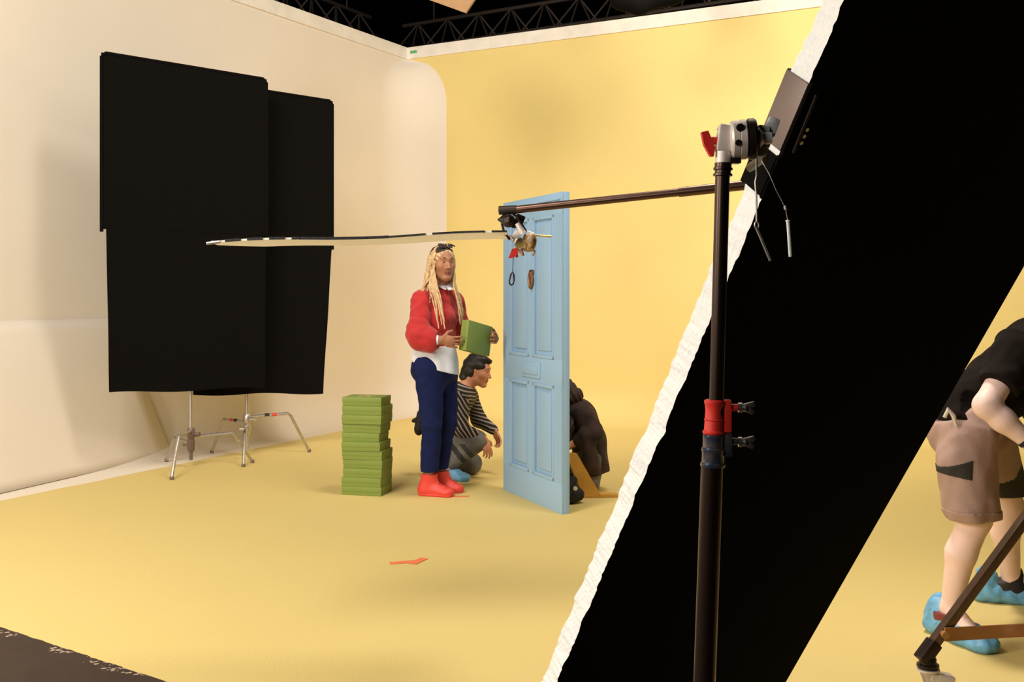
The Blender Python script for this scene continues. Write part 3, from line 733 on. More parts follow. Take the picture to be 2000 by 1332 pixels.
t = thing('clamp_cluster', 'jumble of dark, silver and brass clamps at the tip of the boom', 'clamp', BA)
def Z_(px, py, dy=0.0): return E_(px, py, dy) - BA
b = NB()
lathe(b, [(.006, -.006), (.024, -.004), (.026, 0), (.026, .012), (.02, .016), (.01, .03)], Z_(994, 432, -.01), (-.3, -1, .1), 20)
tube(b, [Z_(975, 430), Z_(985, 420), Z_(1000, 416), Z_(1012, 426), Z_(1018, 446), Z_(1010, 462)], .0055, 8)
tube(b, [Z_(972, 428, -.01), Z_(984, 432, -.01)], [.004, .012], 8); tube(b, [Z_(980, 436), Z_(984, 452), Z_(996, 468)], .005, 8)
obj('upper_knuckle', b, M_dark, t)
b = NB(); bx(b, Z_(1014, 432, .01), (.035, .03, .05), Matrix.Rotation(.4, 4, 'Y'), bev=.004); bx(b, Z_(1004, 438, .0), (.02, .03, .03), bev=.003); obj('socket', b, M_dark, t)
b = NB(); tube(b, [Z_(1008, 420, -.02), Z_(1034, 462, -.01)], .0045, 8); obj('spigot', b, M_dark, t)
b = NB(); tube(b, [Z_(1010, 436, -.02), Z_(1022, 456, -.02)], [.010, .014], 12); bx(b, Z_(1008, 462, -.01), (.03, .03, .045), Matrix.Rotation(.5, 4, 'Y'), bev=.005); bx(b, Z_(1010, 482), (.022, .026, .03), Matrix.Rotation(.3, 4, 'Y'), bev=.004); tube(b, [Z_(985, 458), Z_(1004, 464)], .0045, 8); obj('silver_jaw', b, M_cast, t)
b = NB(); lathe(b, [(.01, 0), (.036, .002), (.038, .005), (.038, .014), (.030, .016), (.036, .018), (.036, .027), (.012, .029)], Z_(1027, 472, -.03), (.85, .5, -.12), 26)
tube(b, [Z_(1016, 486, -.02), Z_(1022, 500, -.02)], [.009, .006], 10); tube(b, [Z_(1008, 490, -.02), Z_(1010, 503, -.02)], [.006, .005], 10)
obj('brass_disc', b, M_brass, t)
b = NB(); lathe(b, [(.008, 0), (.020, .002), (.022, .006), (.020, .012), (.009, .014)], Z_(1012, 474, -.05), (.5, -.8, -.2), 20); tube(b, [Z_(1004, 470, -.05), Z_(998, 462, -.04)], [.006, .004], 8); obj('small_knuckle', b, M_steel, t)
b = NB(); tube(b, [Z_(1036, 482, -.06), Z_(1044, 492, -.05), Z_(1040, 500, -.05)], [.005, .0055, .004], 8); obj('brass_screw', b, M_brass, t)
b = NB(); tube(b, [Z_(1028, 454, -.03), Z_(1042, 460, -.03)], [.010, .012], 12); lathe(b, [(.012, 0), (.012, .012)], Z_(1036, 468, -.04), (.3, -1, 0), 12); obj('silver_bolt', b, M_chrome, t)
b = NB(); tube(b, [Z_(1038, 459, -.02), Z_(1075, 462, -.02)], .0038, 10); tube(b, [Z_(1066, 461.5, -.02), Z_(1077, 462, -.02)], .0046, 10); obj('gold_rod', b, M_gold, t)
b = NB(); prism(b, [Z_(993, 505, -.03), Z_(1000, 486, -.03), Z_(1010, 484, -.03), Z_(1013, 495, -.03), Z_(1004, 503, -.03)], (0, .012, 0)); o = obj('red_handle', b, M_red, t); o['label'] = 'red T handle'
t = thing('carabiner', 'black snap hook hanging on a thin cord in front of the blue door', 'carabiner', E_(1002, 503, -.02))
b = NB(); tube(b, [E_(1003, 500, -.02) - V(t.location), E_(1001, 532, -.02) - V(t.location)], .0012, 6); obj('cord', b, M_dark, t)
b = NB(); cpt = [(1001, 531), (1003.5, 536), (1004, 548), (1002, 555), (998.5, 557), (995.5, 554), (995, 548), (998, 536)]
tube(b, [E_(x, y, -.02) - V(t.location) for x, y in cpt], .0032, 8, closed=True); obj('hook', b, M_dark, t)
# ------------------------------------------------------------------ people
def nv(v): v = np.array(v, float); return v / np.linalg.norm(v)
def at(px, py, Y): return np.array([(px - 1000) / 2100 * Y, Y, EYE - (py - 577) / 2100 * Y])
def basis(f, up=(0, 0, 1)):
    f = nv(f); r = nv(np.cross(f, up)); u = np.cross(r, f); return f, r, u
def head(c, B, s=1.0, neck=None, nr=.050):
    """skull, jaw, brow, nose, lips, chin, ears, neck; r points to the person's right"""
    f, r, u = B; c = np.array(c, float); P = lambda a, b, d: c + (f * a + r * b + u * d) * s
    A = np.array([r, f, u])
    pr = [ell(P(-.012, 0, .030), (.078 * s, .094 * s, .088 * s), A, k=.02),
          ell(P(.022, 0, -.030), (.065 * s, .068 * s, .080 * s), A, k=.03),
          cap(P(.01, .045, -.062), P(.062, .014, -.098), .020 * s, .017 * s, k=.025), cap(P(.01, -.045, -.062), P(.062, -.014, -.098), .020 * s, .017 * s, k=.025),
          ell(P(.074, 0, -.094), (.020 * s, .016 * s, .016 * s), A, k=.015),
          cap(P(.070, .035, .034), P(.078, .008, .030), .011 * s, k=.012), cap(P(.070, -.035, .034), P(.078, -.008, .030), .011 * s, k=.012),
          ell(P(.050, .040, -.018), (.026 * s, .024 * s, .024 * s), A, k=.02), ell(P(.050, -.040, -.018), (.026 * s, .024 * s, .024 * s), A, k=.02),
          cap(P(.088, .032, .012), P(.090, .026, .012), .011 * s, k=.012, sub=True), cap(P(.088, -.032, .012), P(.090, -.026, .012), .011 * s, k=.012, sub=True),
          ell(P(.068, .030, .012), (.013 * s, .013 * s, .012 * s), A, k=.004), ell(P(.068, -.030, .012), (.013 * s, .013 * s, .012 * s), A, k=.004),
          cap(P(.078, 0, .018), P(.104, 0, -.026), .007 * s, .0105 * s, k=.010),
          ell(P(.090, .012, -.030), (.009 * s, .010 * s, .008 * s), A, k=.006), ell(P(.090, -.012, -.030), (.009 * s, .010 * s, .008 * s), A, k=.006),
          cap(P(.074, .020, -.058), P(.088, 0, -.054), .0065 * s, k=.006), cap(P(.074, -.020, -.058), P(.088, 0, -.054), .0065 * s, k=.006),
          cap(P(.074, .016, -.066), P(.084, 0, -.068), .0075 * s, k=.006), cap(P(.074, -.016, -.066), P(.084, 0, -.068), .0075 * s, k=.006),
          cap(P(-.008, .075, .018), P(-.004, .070, -.028), .012 * s, .009 * s, k=.008, sq=(r, .6)), cap(P(-.008, -.075, .018), P(-.004, -.070, -.028), .012 * s, .009 * s, k=.008, sq=(r, .6))]
    if neck is not None: pr += [cap(P(-.025, 0, -.045), neck, nr, nr * 1.12, k=.03)]
    return pr, P
def lips_region(P, c, B, s=1.0):
    f, r, u = B; c = np.array(c, float)
    def fn(cen):
        q = (cen - c) / s; a, b, d = q @ f, q @ r, q @ u
        return ((a > .079) & (np.abs(b) < .021) & (d < -.0505) & (d > -.0735)).astype(int)
    return fn
def face_bits(P, parent, B, brow, s=1.0, lid=None):
    f, r, u = B
    for sd in (1, -1):
        implicit('eye', [ell(P(.0735, .030 * sd, .011), (.0095 * s, .0085 * s, .0048 * s), np.array([r, f, u]), k=.001)], M_white, parent, .0014)
        implicit('iris', [ell(P(.0805, .029 * sd, .011), (.0046 * s, .0030 * s, .0046 * s), np.array([r, f, u]), k=.001)], M_iris, parent, .0010)
        b = NB(); tube(b, [V(P(.0845, .012 * sd, .034)), V(P(.083, .030 * sd, .041)), V(P(.068, .050 * sd, .034))], [.0035, .0035, .0015], 8); obj('eyebrow', b, brow, parent)
def hand(w, d, n, th, curl=(.3, .5, .4), s=1.0, spread=.05):
    w = np.array(w, float); d = nv(d); n = np.array(n, float); n = nv(n - d * (n @ d)); th = np.array(th, float); th = nv(th - d * (th @ d) - n * (th @ n))
    pr = [cap(w, w + d * .05 * s, .024 * s, .030 * s, k=.015, sq=(n, .6)), ell(w + d * .062 * s, (.036 * s, .041 * s, .014 * s), np.array([d, th, n]), k=.012)]
    for i, L in enumerate((.070, .078, .073, .058)):
        off = .030 - .020 * i
        p = w + (d * (.086 - .004 * abs(i - 1)) + th * off) * s; a = 0
        dd = nv(d + th * (1.5 - i) * spread)
        for j, (fr, rr) in enumerate(((.45, .0088), (.30, .0080), (.25, .0072))):
            a += curl[j] + .05 * i; q = p + (dd * math.cos(a) + n * math.sin(a)) * L * fr * s
            pr.append(cap(p, q, rr * s, (rr - .0008) * s, k=.004)); p = q
    p = w + (d * .022 + th * .026) * s; q = p + nv(d * .55 + th * .75 + n * .35) * .042 * s; e = q + nv(d * .85 + th * .35 + n * .45) * .034 * s
    pr += [cap(p, q, .0125 * s, .0105 * s, k=.010), cap(q, e, .0100 * s, .008 * s, k=.004)]
    return pr
def shoe(name, heel, toe, m, parent, hgt=.0, collar=None, w=.042, vox=.005, disp=None):
    heel, toe = np.array([*heel, 0.]), np.array([*toe, 0.]); d = nv(toe - heel); L = np.linalg.norm(toe - heel)
    Z = np.array([0, 0, 1.])
    pr = [cap(heel + d * .035 + Z * .03, heel + d * (L - .05) + Z * .028, w * .85, w, k=.02, sq=((0, 0, 1), .75)),
          cap(heel + d * (L - .055) + Z * .026, heel + d * (L - .04) + Z * .026, w * .95, w * .9, k=.02, sq=((0, 0, 1), .72)),
          cap(heel + d * .045 + Z * .06, heel + d * (L * .62) + Z * .045, w * .82, w * .8, k=.03)]
    if collar is not None: pr.append(cap(heel + d * .115 + Z * .06, np.array(collar, float) + d * .012, w * .7, w * .95, k=.03)); pr.append(cap(heel + d * .05 + Z * .05, np.array(collar, float), w * 1.02, w * 1.06, k=.03)); 
    cuts = [((0, 0, .001), (0, 0, -1))]
    if collar is not None: cuts.append((tuple(collar), (0, 0, 1)))
    return implicit(name, pr, m, parent, vox, cuts=cuts, disp=disp)
def person(label, root, cat='person'):
    return thing('person', label, cat, tuple(root))

# ---- woman standing with a green box
R0 = np.array([-.52, 7.3, 0])
t = person('woman in a red sweater and red shoes standing, holding a green box', R0)
Hb = basis((.47, -.88, -.04)); hc = (.052, -.03, 1.575)
hp, HP = head(hc, Hb, 1.0, neck=(.035, .02, 1.40), nr=.048)
rS, lS = (-.085, -.085, 1.325), (.120, .115, 1.325); rE, lE = (-.105, -.165, 1.10), (.17, .24, 1.08); rW, lW = (.045, -.215, 1.065), (.405, .17, 1.06)
rHp, lHp = (-.04, -.075, .88), (.05, .085, .88); rK, lK = (-.02, -.05, .50), (.075, .10, .50); rA, lA = (-.045, .0, .11), (.02, .13, .11)
fwt = nv((.75, -.66, 0))
bp = hp + hand(rW, (.96, .16, -.14), (.10, .98, .12), (0, 0, 1), (.12, .25, .25), 1.0, .12)
bp += hand(lW, (.05, -.97, .08), (-1, 0, 0), (0, 0, 1), (.15, .35, .4), .98)
bp += [cap((.0, .0, .92), (.01, .0, 1.15), .12, .10, sq=(fwt, .75)), cap((.01, 0, 1.15), (.02, .01, 1.33), .10, .11, sq=(fwt, .7), k=.04), cap(rS, lS, .045, k=.03),
       cap(rS, rE, .042, .036), cap(rE, rW, .034, .023), cap(lS, lE, .042, .036), cap(lE, lW, .034, .023),
       cap(rHp, rK, .075, .05), cap(lHp, lK, .075, .05), cap(rK, rA, .048, .032), cap(lK, lA, .048, .032), cap(rA, (-.02, .005, .035), .028, .018), cap(lA, (.045, .13, .035), .028, .018)]
implicit('body', bp, [M_skin1, M_lip1], t, .0045, region=lips_region(HP, hc, Hb))
face_bits(HP, t, Hb, M_root)
sw = [cap((.0, .005, 1.00), (.005, .0, 1.12), .142, .135, sq=(fwt, .80), k=.03), cap((.005, 0, 1.12), (.012, .01, 1.30), .135, .135, sq=(fwt, .74), k=.04), cap((.045, -.06, 1.21), (.10, .03, 1.22), .075, .07, k=.04),
      cap(rS, lS, .068, .066, k=.04), cap((.0, .0, 1.35), (.04, .02, 1.405), .085, .062, k=.04),
      cap(rS, rE, .068, .075, k=.03), cap(rE, (-.03, -.19, 1.075), .074, .072, k=.03), cap((-.03, -.19, 1.075), (.02, -.21, 1.067), .066, .036, k=.02), cap((-.09, -.17, 1.06), (-.02, -.19, 1.03), .062, .052, k=.03),
      cap(lS, lE, .062, .068, k=.03), cap(lE, (.30, .21, 1.06), .066, .05, k=.03), cap((.30, .21, 1.06), (.36, .19, 1.06), .048, .034, k=.02)]
implicit('sweater', sw, M_sweat, t, .006, cuts=[((0, 0, .968), (-.04, 0, -1)), ((.025, -.21, 1.067), (.96, -.1, 0), .05), ((.055, -.01, 1.415), (.15, -.25, 1), .1)], disp=lambda X, Y, Z: folds(.0055, 19, 23, 27)(X, Y, Z) + folds(.0035, 41, 37, 53, 1)(X, Y, Z))
sh = [cap((-.005, .005, .84), (.0, .005, 1.06), .168, .140, sq=(fwt, .90), k=.03), cap((.0, 0, .80), (.0, 0, .9), .160, .160, sq=(fwt, .9), k=.03)]
implicit('shirt_tail', sh, M_shirt, t, .006, cuts=[((.10, 0, .838), (-.30, 0, -1)), ((0, 0, 1.02), (0, 0, 1))], disp=folds(.005, 34, 34, 9, 1))
implicit('shirt_collar', [cap((.04, .02, 1.405), (.052, .0, 1.445), .062, .056, k=.01), cap((.075, -.09, 1.415), (.045, -.055, 1.43), .018, .02, k=.01), cap((.10, -.06, 1.41), (.105, -.01, 1.43), .018, .02, k=.01)], M_shirt, t, .004, cuts=[((.05, 0, 1.447), (.25, -.45, 1))])
implicit('shirt_cuff', [cap((.012, -.205, 1.068), (.042, -.215, 1.066), .033, .031, k=.005)], M_shirt, t, .004, cuts=[((.038, -.215, 1.066), (.96, -.1, 0)), ((.014, -.205, 1.066), (-.96, .1, 0))])
implicit('shirt_cuff', [cap((.345, .195, 1.06), (.385, .18, 1.06), .031, .03, k=.005)], M_shirt, t, .004, cuts=[((.378, .182, 1.06), (.95, -.3, 0))])
tr = [cap((.0, .0, .86), (.0, .0, .99), .150, .130, sq=(fwt, .82), k=.04), ell((-.06, .05, .86), (.11, .11, .12), k=.05),
      cap(rHp, rK, .100, .072, k=.03), cap(lHp, lK, .098, .070, k=.03), cap(rK, (-.038, -.005, .17), .070, .060, k=.02), cap(lK, (.025, .125, .18), .068, .058, k=.02)]
implicit('trousers', tr, M_jean, t, .006, cuts=[((0, 0, .165), (0, 0, -1))], disp=lambda X, Y, Z: folds(.0045, 16, 20, 20, 2)(X, Y, Z) + folds(.003, 38, 35, 44, 1)(X, Y, Z))
for nm, he, to, col in (('shoe', (-.115, .035), (.125, -.045), (-.045, .01, .150)), ('shoe', (-.035, .14), (.185, .115), (.025, .13, .150))):
    so = shoe('shoe', he, to, M_shoe, t, collar=col, w=.045)
    d = nv((to[0] - he[0], to[1] - he[1])); pz = V(-d[1], d[0], 0) if False else V(d[1], -d[0], 0)
    b = NB()
    for i in range(5):
        a = V(he[0] + d[0] * (.10 + .018 * i), he[1] + d[1] * (.10 + .018 * i), .116 - .011 * i)
        tube(b, [a - pz * .022, a + V(0, 0, .006), a + pz * .022], .0032, 6)
    a = V(he[0] + d[0] * .098, he[1] + d[1] * .098, .112)
    tube(b, [a + pz * .012, a + pz * .034 + V(-.012, 0, -.02), a + pz * .040 + V(0, 0, -.038), a + pz * .034 + V(.012, 0, -.015), a + pz * .012], .0028, 6)
    obj('laces', b, M_shoe2, so)
    b = NB(); hx = V(he[0], he[1], .013); tx = V(to[0], to[1], .013)
    implicit('sole', [cap(tuple(V(he[0] + d[0] * .04, he[1] + d[1] * .04, .013)), tuple(V(to[0] - d[0] * .045, to[1] - d[1] * .045, .013)), .043, .046, sq=((0, 0, 1), .9), k=.01)], M_shoe, so, .005, cuts=[((0, 0, .001), (0, 0, -1)), ((0, 0, .022), (0, 0, 1))])
# braided hair
f, r, u = Hb; A_ = np.array([r, f, u])
hr = [ell(HP(-.020, 0, .032), (.084, .100, .098), A_, k=.02), cap(HP(-.02, .070, .02), HP(-.03, .088, -.12), .030, .034, k=.03), cap(HP(-.02, -.070, .02), HP(-.02, -.080, -.12), .026, .024, k=.03),
      cap(HP(-.07, 0, 0), HP(-.085, 0, -.17), .075, .075, k=.03), cap(HP(-.05, .04, -.1), HP(-.07, .07, -.20), .05, .045, k=.03),
      ell(HP(.085, 0, -.010), (.060, .062, .092), A_, k=.012, sub=True)]
def roots(cen):
    q = cen - np.array(hc); a, b_, d = q @ f, q @ r, q @ u
    return ((d > .095 - .35 * np.abs(b_ + .01)) & (a > -.05)).astype(int)
implicit('hair', hr, [M_hair1, M_root], t, .0045, region=roots, disp=lambda X, Y, Z: .003 * np.sin(210 * (X * r[0] + Y * r[1]) + 14 * np.sin(18 * Z)))
rnd = random.Random(11)
def braid(pts, r0):
    n = 34; P = [V(p) for p in pts]; out = []; rad = []
    for i in range(n + 1):
        s = i / n * (len(P) - 1); k = min(int(s), len(P) - 2); q = s - k
        p0, p1, p2, p3 = P[max(k - 1, 0)], P[k], P[k + 1], P[min(k + 2, len(P) - 1)]
        out.append(.5 * ((2 * p1) + (p2 - p0) * q + (2 * p0 - 5 * p1 + 4 * p2 - p3) * q * q + (3 * p1 - p0 - 3 * p2 + p3) * q ** 3))
        rad.append(r0 * (1 + .25 * math.sin(i * 2.2)) * (1 - .35 * i / n))
    return out, rad
b = NB()
for i in range(15):      # her right side, falling to the near shoulder
    j = lambda a: rnd.uniform(-a, a)
    e = V(-.105 + .05 * rnd.random() + .012 * i * .3, -.085 - .03 * rnd.random(), 1.40 + j(.03))
    pts = [HP(-.01 + j(.03), .045 + j(.015), .112), HP(.005 + j(.03), .083 + j(.006), .04), HP(.0 + j(.03), .093 + j(.012), -.07), e]
    if i % 3 == 0: pts.append(tuple(e + V(-.004, -.03, -.10 + j(.03))))
    tube(b, *braid(pts, .0065), seg=6)
for i in range(11):     # front strands over the sweater
    j = lambda a: rnd.uniform(-a, a); k = i / 10
    pts = [HP(.015, .068 + j(.006), .075), HP(.03 + j(.01), .080, -.02), (-.03 + .05 * k, -.15 + .01 * k, 1.43), (.0 + .05 * k + j(.01), -.165 + j(.004), 1.33), (.028 + .05 * k + j(.012), -.165 + j(.008) - .02, 1.19 + j(.05) - .02 * k)]
    tube(b, *braid(pts, .0058), seg=6)
for i in range(14):     # far side strands
    j = lambda a: rnd.uniform(-a, a); k = i / 13
    pts = [HP(.015 - .05 * k, -.055 + j(.008), .095), HP(.02 - .05 * k, -.082, .0), (.125 + .01 * k, -.05 + .05 * k, 1.44), (.15 + .02 * k + j(.01), -.06 + .08 * k, 1.32), (.172 + .018 * k + j(.006), -.06 + .08 * k, 1.20 + j(.05))]
    tube(b, *braid(pts, .0058), seg=6)
o = obj('braids', b, M_hair1, t)
b = NB()
for i in range(9): tube(b, [V(HP(.01 + .05 * math.cos(i * .7), -.03 + .012 * i - .03, .118)), V(HP(.03 + .02 * math.sin(i), -.04 + .012 * i, .132)), V(HP(.055, -.04 + .011 * i, .108))], .0055, 6)
obj('hair_band', b, M_root, t)
gb = green_box((0, 0, 0), 0, .285, .205, .06, 'green cardboard box held upright in the hands of the woman in red')
nb = nv((.84, -.54, 0)); xb = nv((.54, .84, 0)); zb = np.array([0, 0, 1.]); ca, sa = math.cos(math.radians(11)), math.sin(math.radians(11))
xb, zb = xb * ca - zb * sa, zb * ca + xb * sa
cb_ = R0 + np.array([.30, -.03, 1.07]) - nb * .06
gb.matrix_world = Matrix(((xb[0], zb[0], nb[0], cb_[0]), (xb[1], zb[1], nb[1], cb_[1]), (xb[2], zb[2], nb[2], cb_[2]), (0, 0, 0, 1)))

# ---- person squatting in a striped top
R0 = np.array([-.424, 8.1, 0])
t = person('person with black hair squatting in a black striped top and grey jeans', R0)
Hb = basis((.93, -.28, -.24)); hc = (.172, -.03, .795)
hp, HP = head(hc, Hb, .98, neck=(.07, -.01, .66), nr=.05)
f, r, u = Hb
rS, lS = (.035, -.15, .60), (.09, .14, .60); rE, lE = (.045, -.215, .385), (.17, .19, .40); rW, lW = (.215, -.19, .305), (.28, .06, .34)
rH, lH = (-.09, -.09, .26), (-.07, .10, .26); rK, lK = (.165, -.17, .285), (.12, .06, .085); rA, lA = (-.065, -.17, .09), (-.13, .12, .06)
fwt = nv((.86, -.1, -.45))
bp = hp + hand(rW, (.35, -.02, -.93), (-.6, .75, -.2), (.75, .5, .2), (.2, .3, .3), 1.0) + hand(lW, (.5, -.3, -.8), (-.7, -.5, -.2), (.5, -.7, .3), (.3, .4, .4), 1.0)
bp += [cap((-.09, 0, .29), (-.02, 0, .45), .11, .10, sq=(fwt, .75)), cap((-.02, 0, .45), (.04, 0, .60), .10, .11, sq=(fwt, .7), k=.04), cap(rS, lS, .045, k=.03), cap((.04, 0, .6), (.09, -.01, .68), .06, .05),
       cap(rS, rE, .040, .036), cap(rE, rW, .036, .025), cap(lS, lE, .040, .036), cap(lE, lW, .036, .025),
       cap(rH, rK, .07, .055), cap(lH, lK, .07, .055), cap(rK, rA, .052, .034), cap(lK, lA, .052, .034), cap(rA, (.05, -.21, .03), .032, .025), cap(lA, (-.14, .12, .05), .03, .025)]
implicit('body', bp, [M_skin2, M_lip2], t, .005, region=lips_region(HP, hc, Hb, .98))
face_bits(HP, t, Hb, M_hair2, .98)
implicit('hair', [ell(HP(-.024, 0, .040), (.086, .098, .092), np.array([r, f, u]), k=.02), cap(HP(-.06, 0, -.0), HP(-.085, 0, -.06), .07, .055, k=.03), cap(HP(-.03, .06, .02), HP(-.035, .065, -.04), .022, .018, k=.02), cap(HP(.03, .02, .10), HP(.066, 0, .088), .03, .022, k=.02),
     ell(HP(.088, 0, -.035), (.062, .075, .098), np.array([r, f, u]), k=.012, sub=True)], M_hair2, t, .005, disp=lambda X, Y, Z: .003 * np.sin(90 * Z + 30 * X))
implicit('striped_top', [cap((-.085, 0, .31), (-.03, 0, .45), .148, .140, sq=(fwt, .80), k=.03), cap((-.03, 0, .45), (.035, 0, .585), .14, .14, sq=(fwt, .76), k=.04), cap(rS, lS, .072, .070, k=.04), cap((.04, 0, .62), (.085, -.01, .675), .085, .060, k=.03),
     cap(lS, lE, .062, .058, k=.03), cap(lE, lW, .056, .04, k=.03)], M_stripe, t, .006, cuts=[((-.14, 0, .27), (-.5, 0, -1)), ((.09, -.01, .685), (.4, 0, 1))], disp=folds(.003, 26, 18, 30))
implicit('sleeve', [cap(rS, rE, .072, .060, k=.03), cap(rE, tuple(np.array(rW) * .86 + np.array(rE) * .14), .058, .040, k=.03)], M_plaidarm, t, .006, cuts=[(tuple(np.array(rW) * .72 + np.array(rE) * .28), (.9, .1, -.4), .07)], disp=folds(.003, 26, 18, 30, 2))
def bands(cen):
    q = (cen - np.array(rK)) @ nv(np.array(rA) - np.array(rK))
    s = (cen - np.array(rA)); near = cen[:, 1] < -.06
    return (near & (cen[:, 2] < .27) & (((q > .075) & (q < .110)) | ((q > .140) & (q < .180)))).astype(int)
implicit('jeans', [cap((-.10, 0, .26), (-.08, 0, .35), .145, .13, sq=(fwt, .85), k=.03), cap(rH, rK, .098, .078, k=.03), cap(rK, rA, .076, .052, k=.025), cap(rH, (-.06, -.16, .14), .09, .06, k=.03),
     cap(lH, lK, .098, .078, k=.03), cap(lK, lA, .07, .055, k=.02)], [M_greyj, M_band], t, .006, cuts=[((-.062, -.17, .115), (-.6, 0, -.8), .11), ((0, 0, .004), (0, 0, -1))], region=bands, disp=folds(.004, 24, 20, 26))
shoe('shoe', (-.105, -.185), (.115, -.245), M_cover, t, collar=(-.05, -.185, .085), w=.044, disp=folds(.003, 50, 40, 60))
shoe('shoe', (-.21, .12), (-.06, .12), M_cover, t, w=.04)
implicit('tool_pouch', [cap((-.26, -.03, .46), (-.275, -.04, .36), .045, .050, sq=((1, 0, 0), .7), k=.01), cap((-.30, -.04, .43), (-.315, -.04, .42), .014, k=.01), cap((-.18, -.02, .40), (-.26, -.03, .44), .02, k=.01)], M_bag, t, .005)

# ---- person kneeling behind the door
R0 = np.array([.472, 7.50, 0])
t = person('long haired person in a dark jacket kneeling behind the blue door, mostly hidden', R0)
Hb = basis((-.80, .35, -.48)); f, r, u = Hb; hc = (-.130, .0, .665)
hp, HP = head(hc, Hb, .95, neck=(-.03, .0, .57), nr=.05)
rS, lS = (.0, .15, .54), (.025, -.13, .53); rE, lE = (-.10, .22, .34), (.085, -.19, .425); rW, lW = (-.25, .10, .30), (-.085, -.16, .33)
rH, lH = (.06, .09, .22), (.06, -.08, .22); rK, lK = (-.18, .12, .08), (.045, -.125, .085); rA, lA = (.06, .26, .05), (.08, .12, .05)
fwt = nv((-.85, 0, -.5))
bp = hp + hand(lW, (-.9, -.1, -.3), (0, .4, -1), (-.3, .9, .3), (.3, .4, .4)) + hand(rW, (-.9, -.2, -.2), (0, 0, -1), (-.2, -.9, .2), (.3, .4, .4))
bp += [cap((.06, 0, .24), (.04, 0, .38), .11, .10, sq=(fwt, .75)), cap((.04, 0, .38), (.0, 0, .53), .10, .11, sq=(fwt, .7), k=.04), cap(rS, lS, .045, k=.03),
       cap(rS, rE, .040, .036), cap(rE, rW, .034, .024), cap(lS, lE, .040, .036), cap(lE, lW, .034, .024), cap(rH, rK, .07, .05), cap(lH, lK, .07, .05), cap(rK, rA, .045, .03), cap(lK, lA, .045, .03)]
implicit('body', bp, [M_skin2], t, .006)
face_bits(HP, t, Hb, M_hair3, .95)
hr = [ell(HP(-.016, 0, .036), (.088, .098, .092), np.array([r, f, u]), k=.02), cap(HP(-.02, 0, .03), HP(-.08, 0, -.05), .085, .07, k=.03), cap(HP(-.01, -.065, 0), tuple(np.array([-.10, -.14, .46])), .04, .05, k=.03), cap((-.10, -.14, .48), (-.11, -.15, .34), .05, .03, k=.03),
      cap(HP(-.07, 0, .10), HP(-.09, 0, .12), .03, .028, k=.01), ell(HP(.092, 0, -.03), (.062, .062, .092), np.array([r, f, u]), k=.012, sub=True)]
implicit('hair', hr, M_hair3, t, .006, disp=lambda X, Y, Z: .004 * np.sin(150 * X + 60 * Y + 6 * np.sin(20 * Z)))
implicit('jacket', [cap((.085, 0, .20), (.05, 0, .38), .155, .145, sq=(fwt, .75), k=.03), cap((.05, 0, .38), (.01, 0, .51), .15, .145, sq=(fwt, .78), k=.04), cap(rS, lS, .075, k=.04), cap((.0, 0, .54), (-.03, 0, .59), .08, .065, k=.03), cap((.085, -.16, .13), (.10, .1, .13), .05, .05, k=.04),
     cap(rS, rE, .066, .06, k=.03), cap(rE, rW, .058, .04, k=.03), cap(lS, lE, .070, .062, k=.03), cap(lE, tuple(np.array(lW) * .6 + np.array(lE) * .4), .060, .048, k=.03), cap((.10, -.19, .455), (.12, -.20, .45), .02, .012, k=.02),
     cap((.03, -.20, .40), (.06, -.20, .2), .05, .06, k=.04), cap((.04, -.15, .56), (.07, -.16, .55), .025, .02, k=.02)], M_plaid, t, .007, disp=folds(.007, 22, 24, 16), cuts=[((0, 0, .12), (.1, 0, -1))])
implicit('jeans', [cap((.07, 0, .22), (.06, 0, .30), .13, .12, sq=(fwt, .85), k=.03), cap(rH, rK, .09, .072, k=.03), cap(lH, lK, .10, .088, k=.03), cap(rK, rA, .065, .05), cap(lK, lA, .07, .055)], M_greyj, t, .007, cuts=[((0, 0, .003), (0, 0, -1))], disp=folds(.003, 24, 20, 26))
shoe('shoe', (.05, .24), (.02, .46), M_bag, t, w=.04)
shoe('shoe', (.08, .12), (.09, .34), M_bag, t, w=.038)

# ---- man bending at the right edge
R0 = np.array([1.75, 4.3, 0])
t = person('man in black t-shirt, grey work shorts and blue overshoes bending at the right edge', R0)
def a_(px, py, dy=0.0): return at(px, py, 4.3 + dy) - R0
rA, rK, rH = a_(1856, 1188, -.03), a_(1905, 1012, -.10), a_(1885, 850, -.08)
lA, lK, lH = a_(1975, 1125, .45), a_(1968, 985, .28), a_(1925, 850, .10)
pel, chs = a_(1890, 822, 0), a_(2010, 700, 0); nk = a_(2085, 668, 0); hc = a_(2160, 690, 0)
rS, lS = a_(1985, 690, -.19), a_(2060, 690, .19); rE, lE = a_(1926, 792, -.27), a_(2030, 800, .3); rW, lW = a_(2008, 862, -.30), a_(2100, 860, .2)
Hb = basis((.80, 0, -.6)); fwt = nv((.70, 0, -.71))
hp, HP = head(hc, Hb, 1.03, neck=nk, nr=.058)
bp = hp + hand(rW, (.75, .2, -.6), (.3, .9, -.1), (.5, 0, .8), (.3, .5, .5), 1.08) + hand(lW, (.7, -.3, -.6), (0, -1, 0), (.5, 0, .8), (.3, .5, .5), 1.08)
mid = rK * .62 + rA * .38 + np.array([-.018, 0, 0]); lm = lK * .62 + lA * .38 + np.array([-.015, 0, 0])
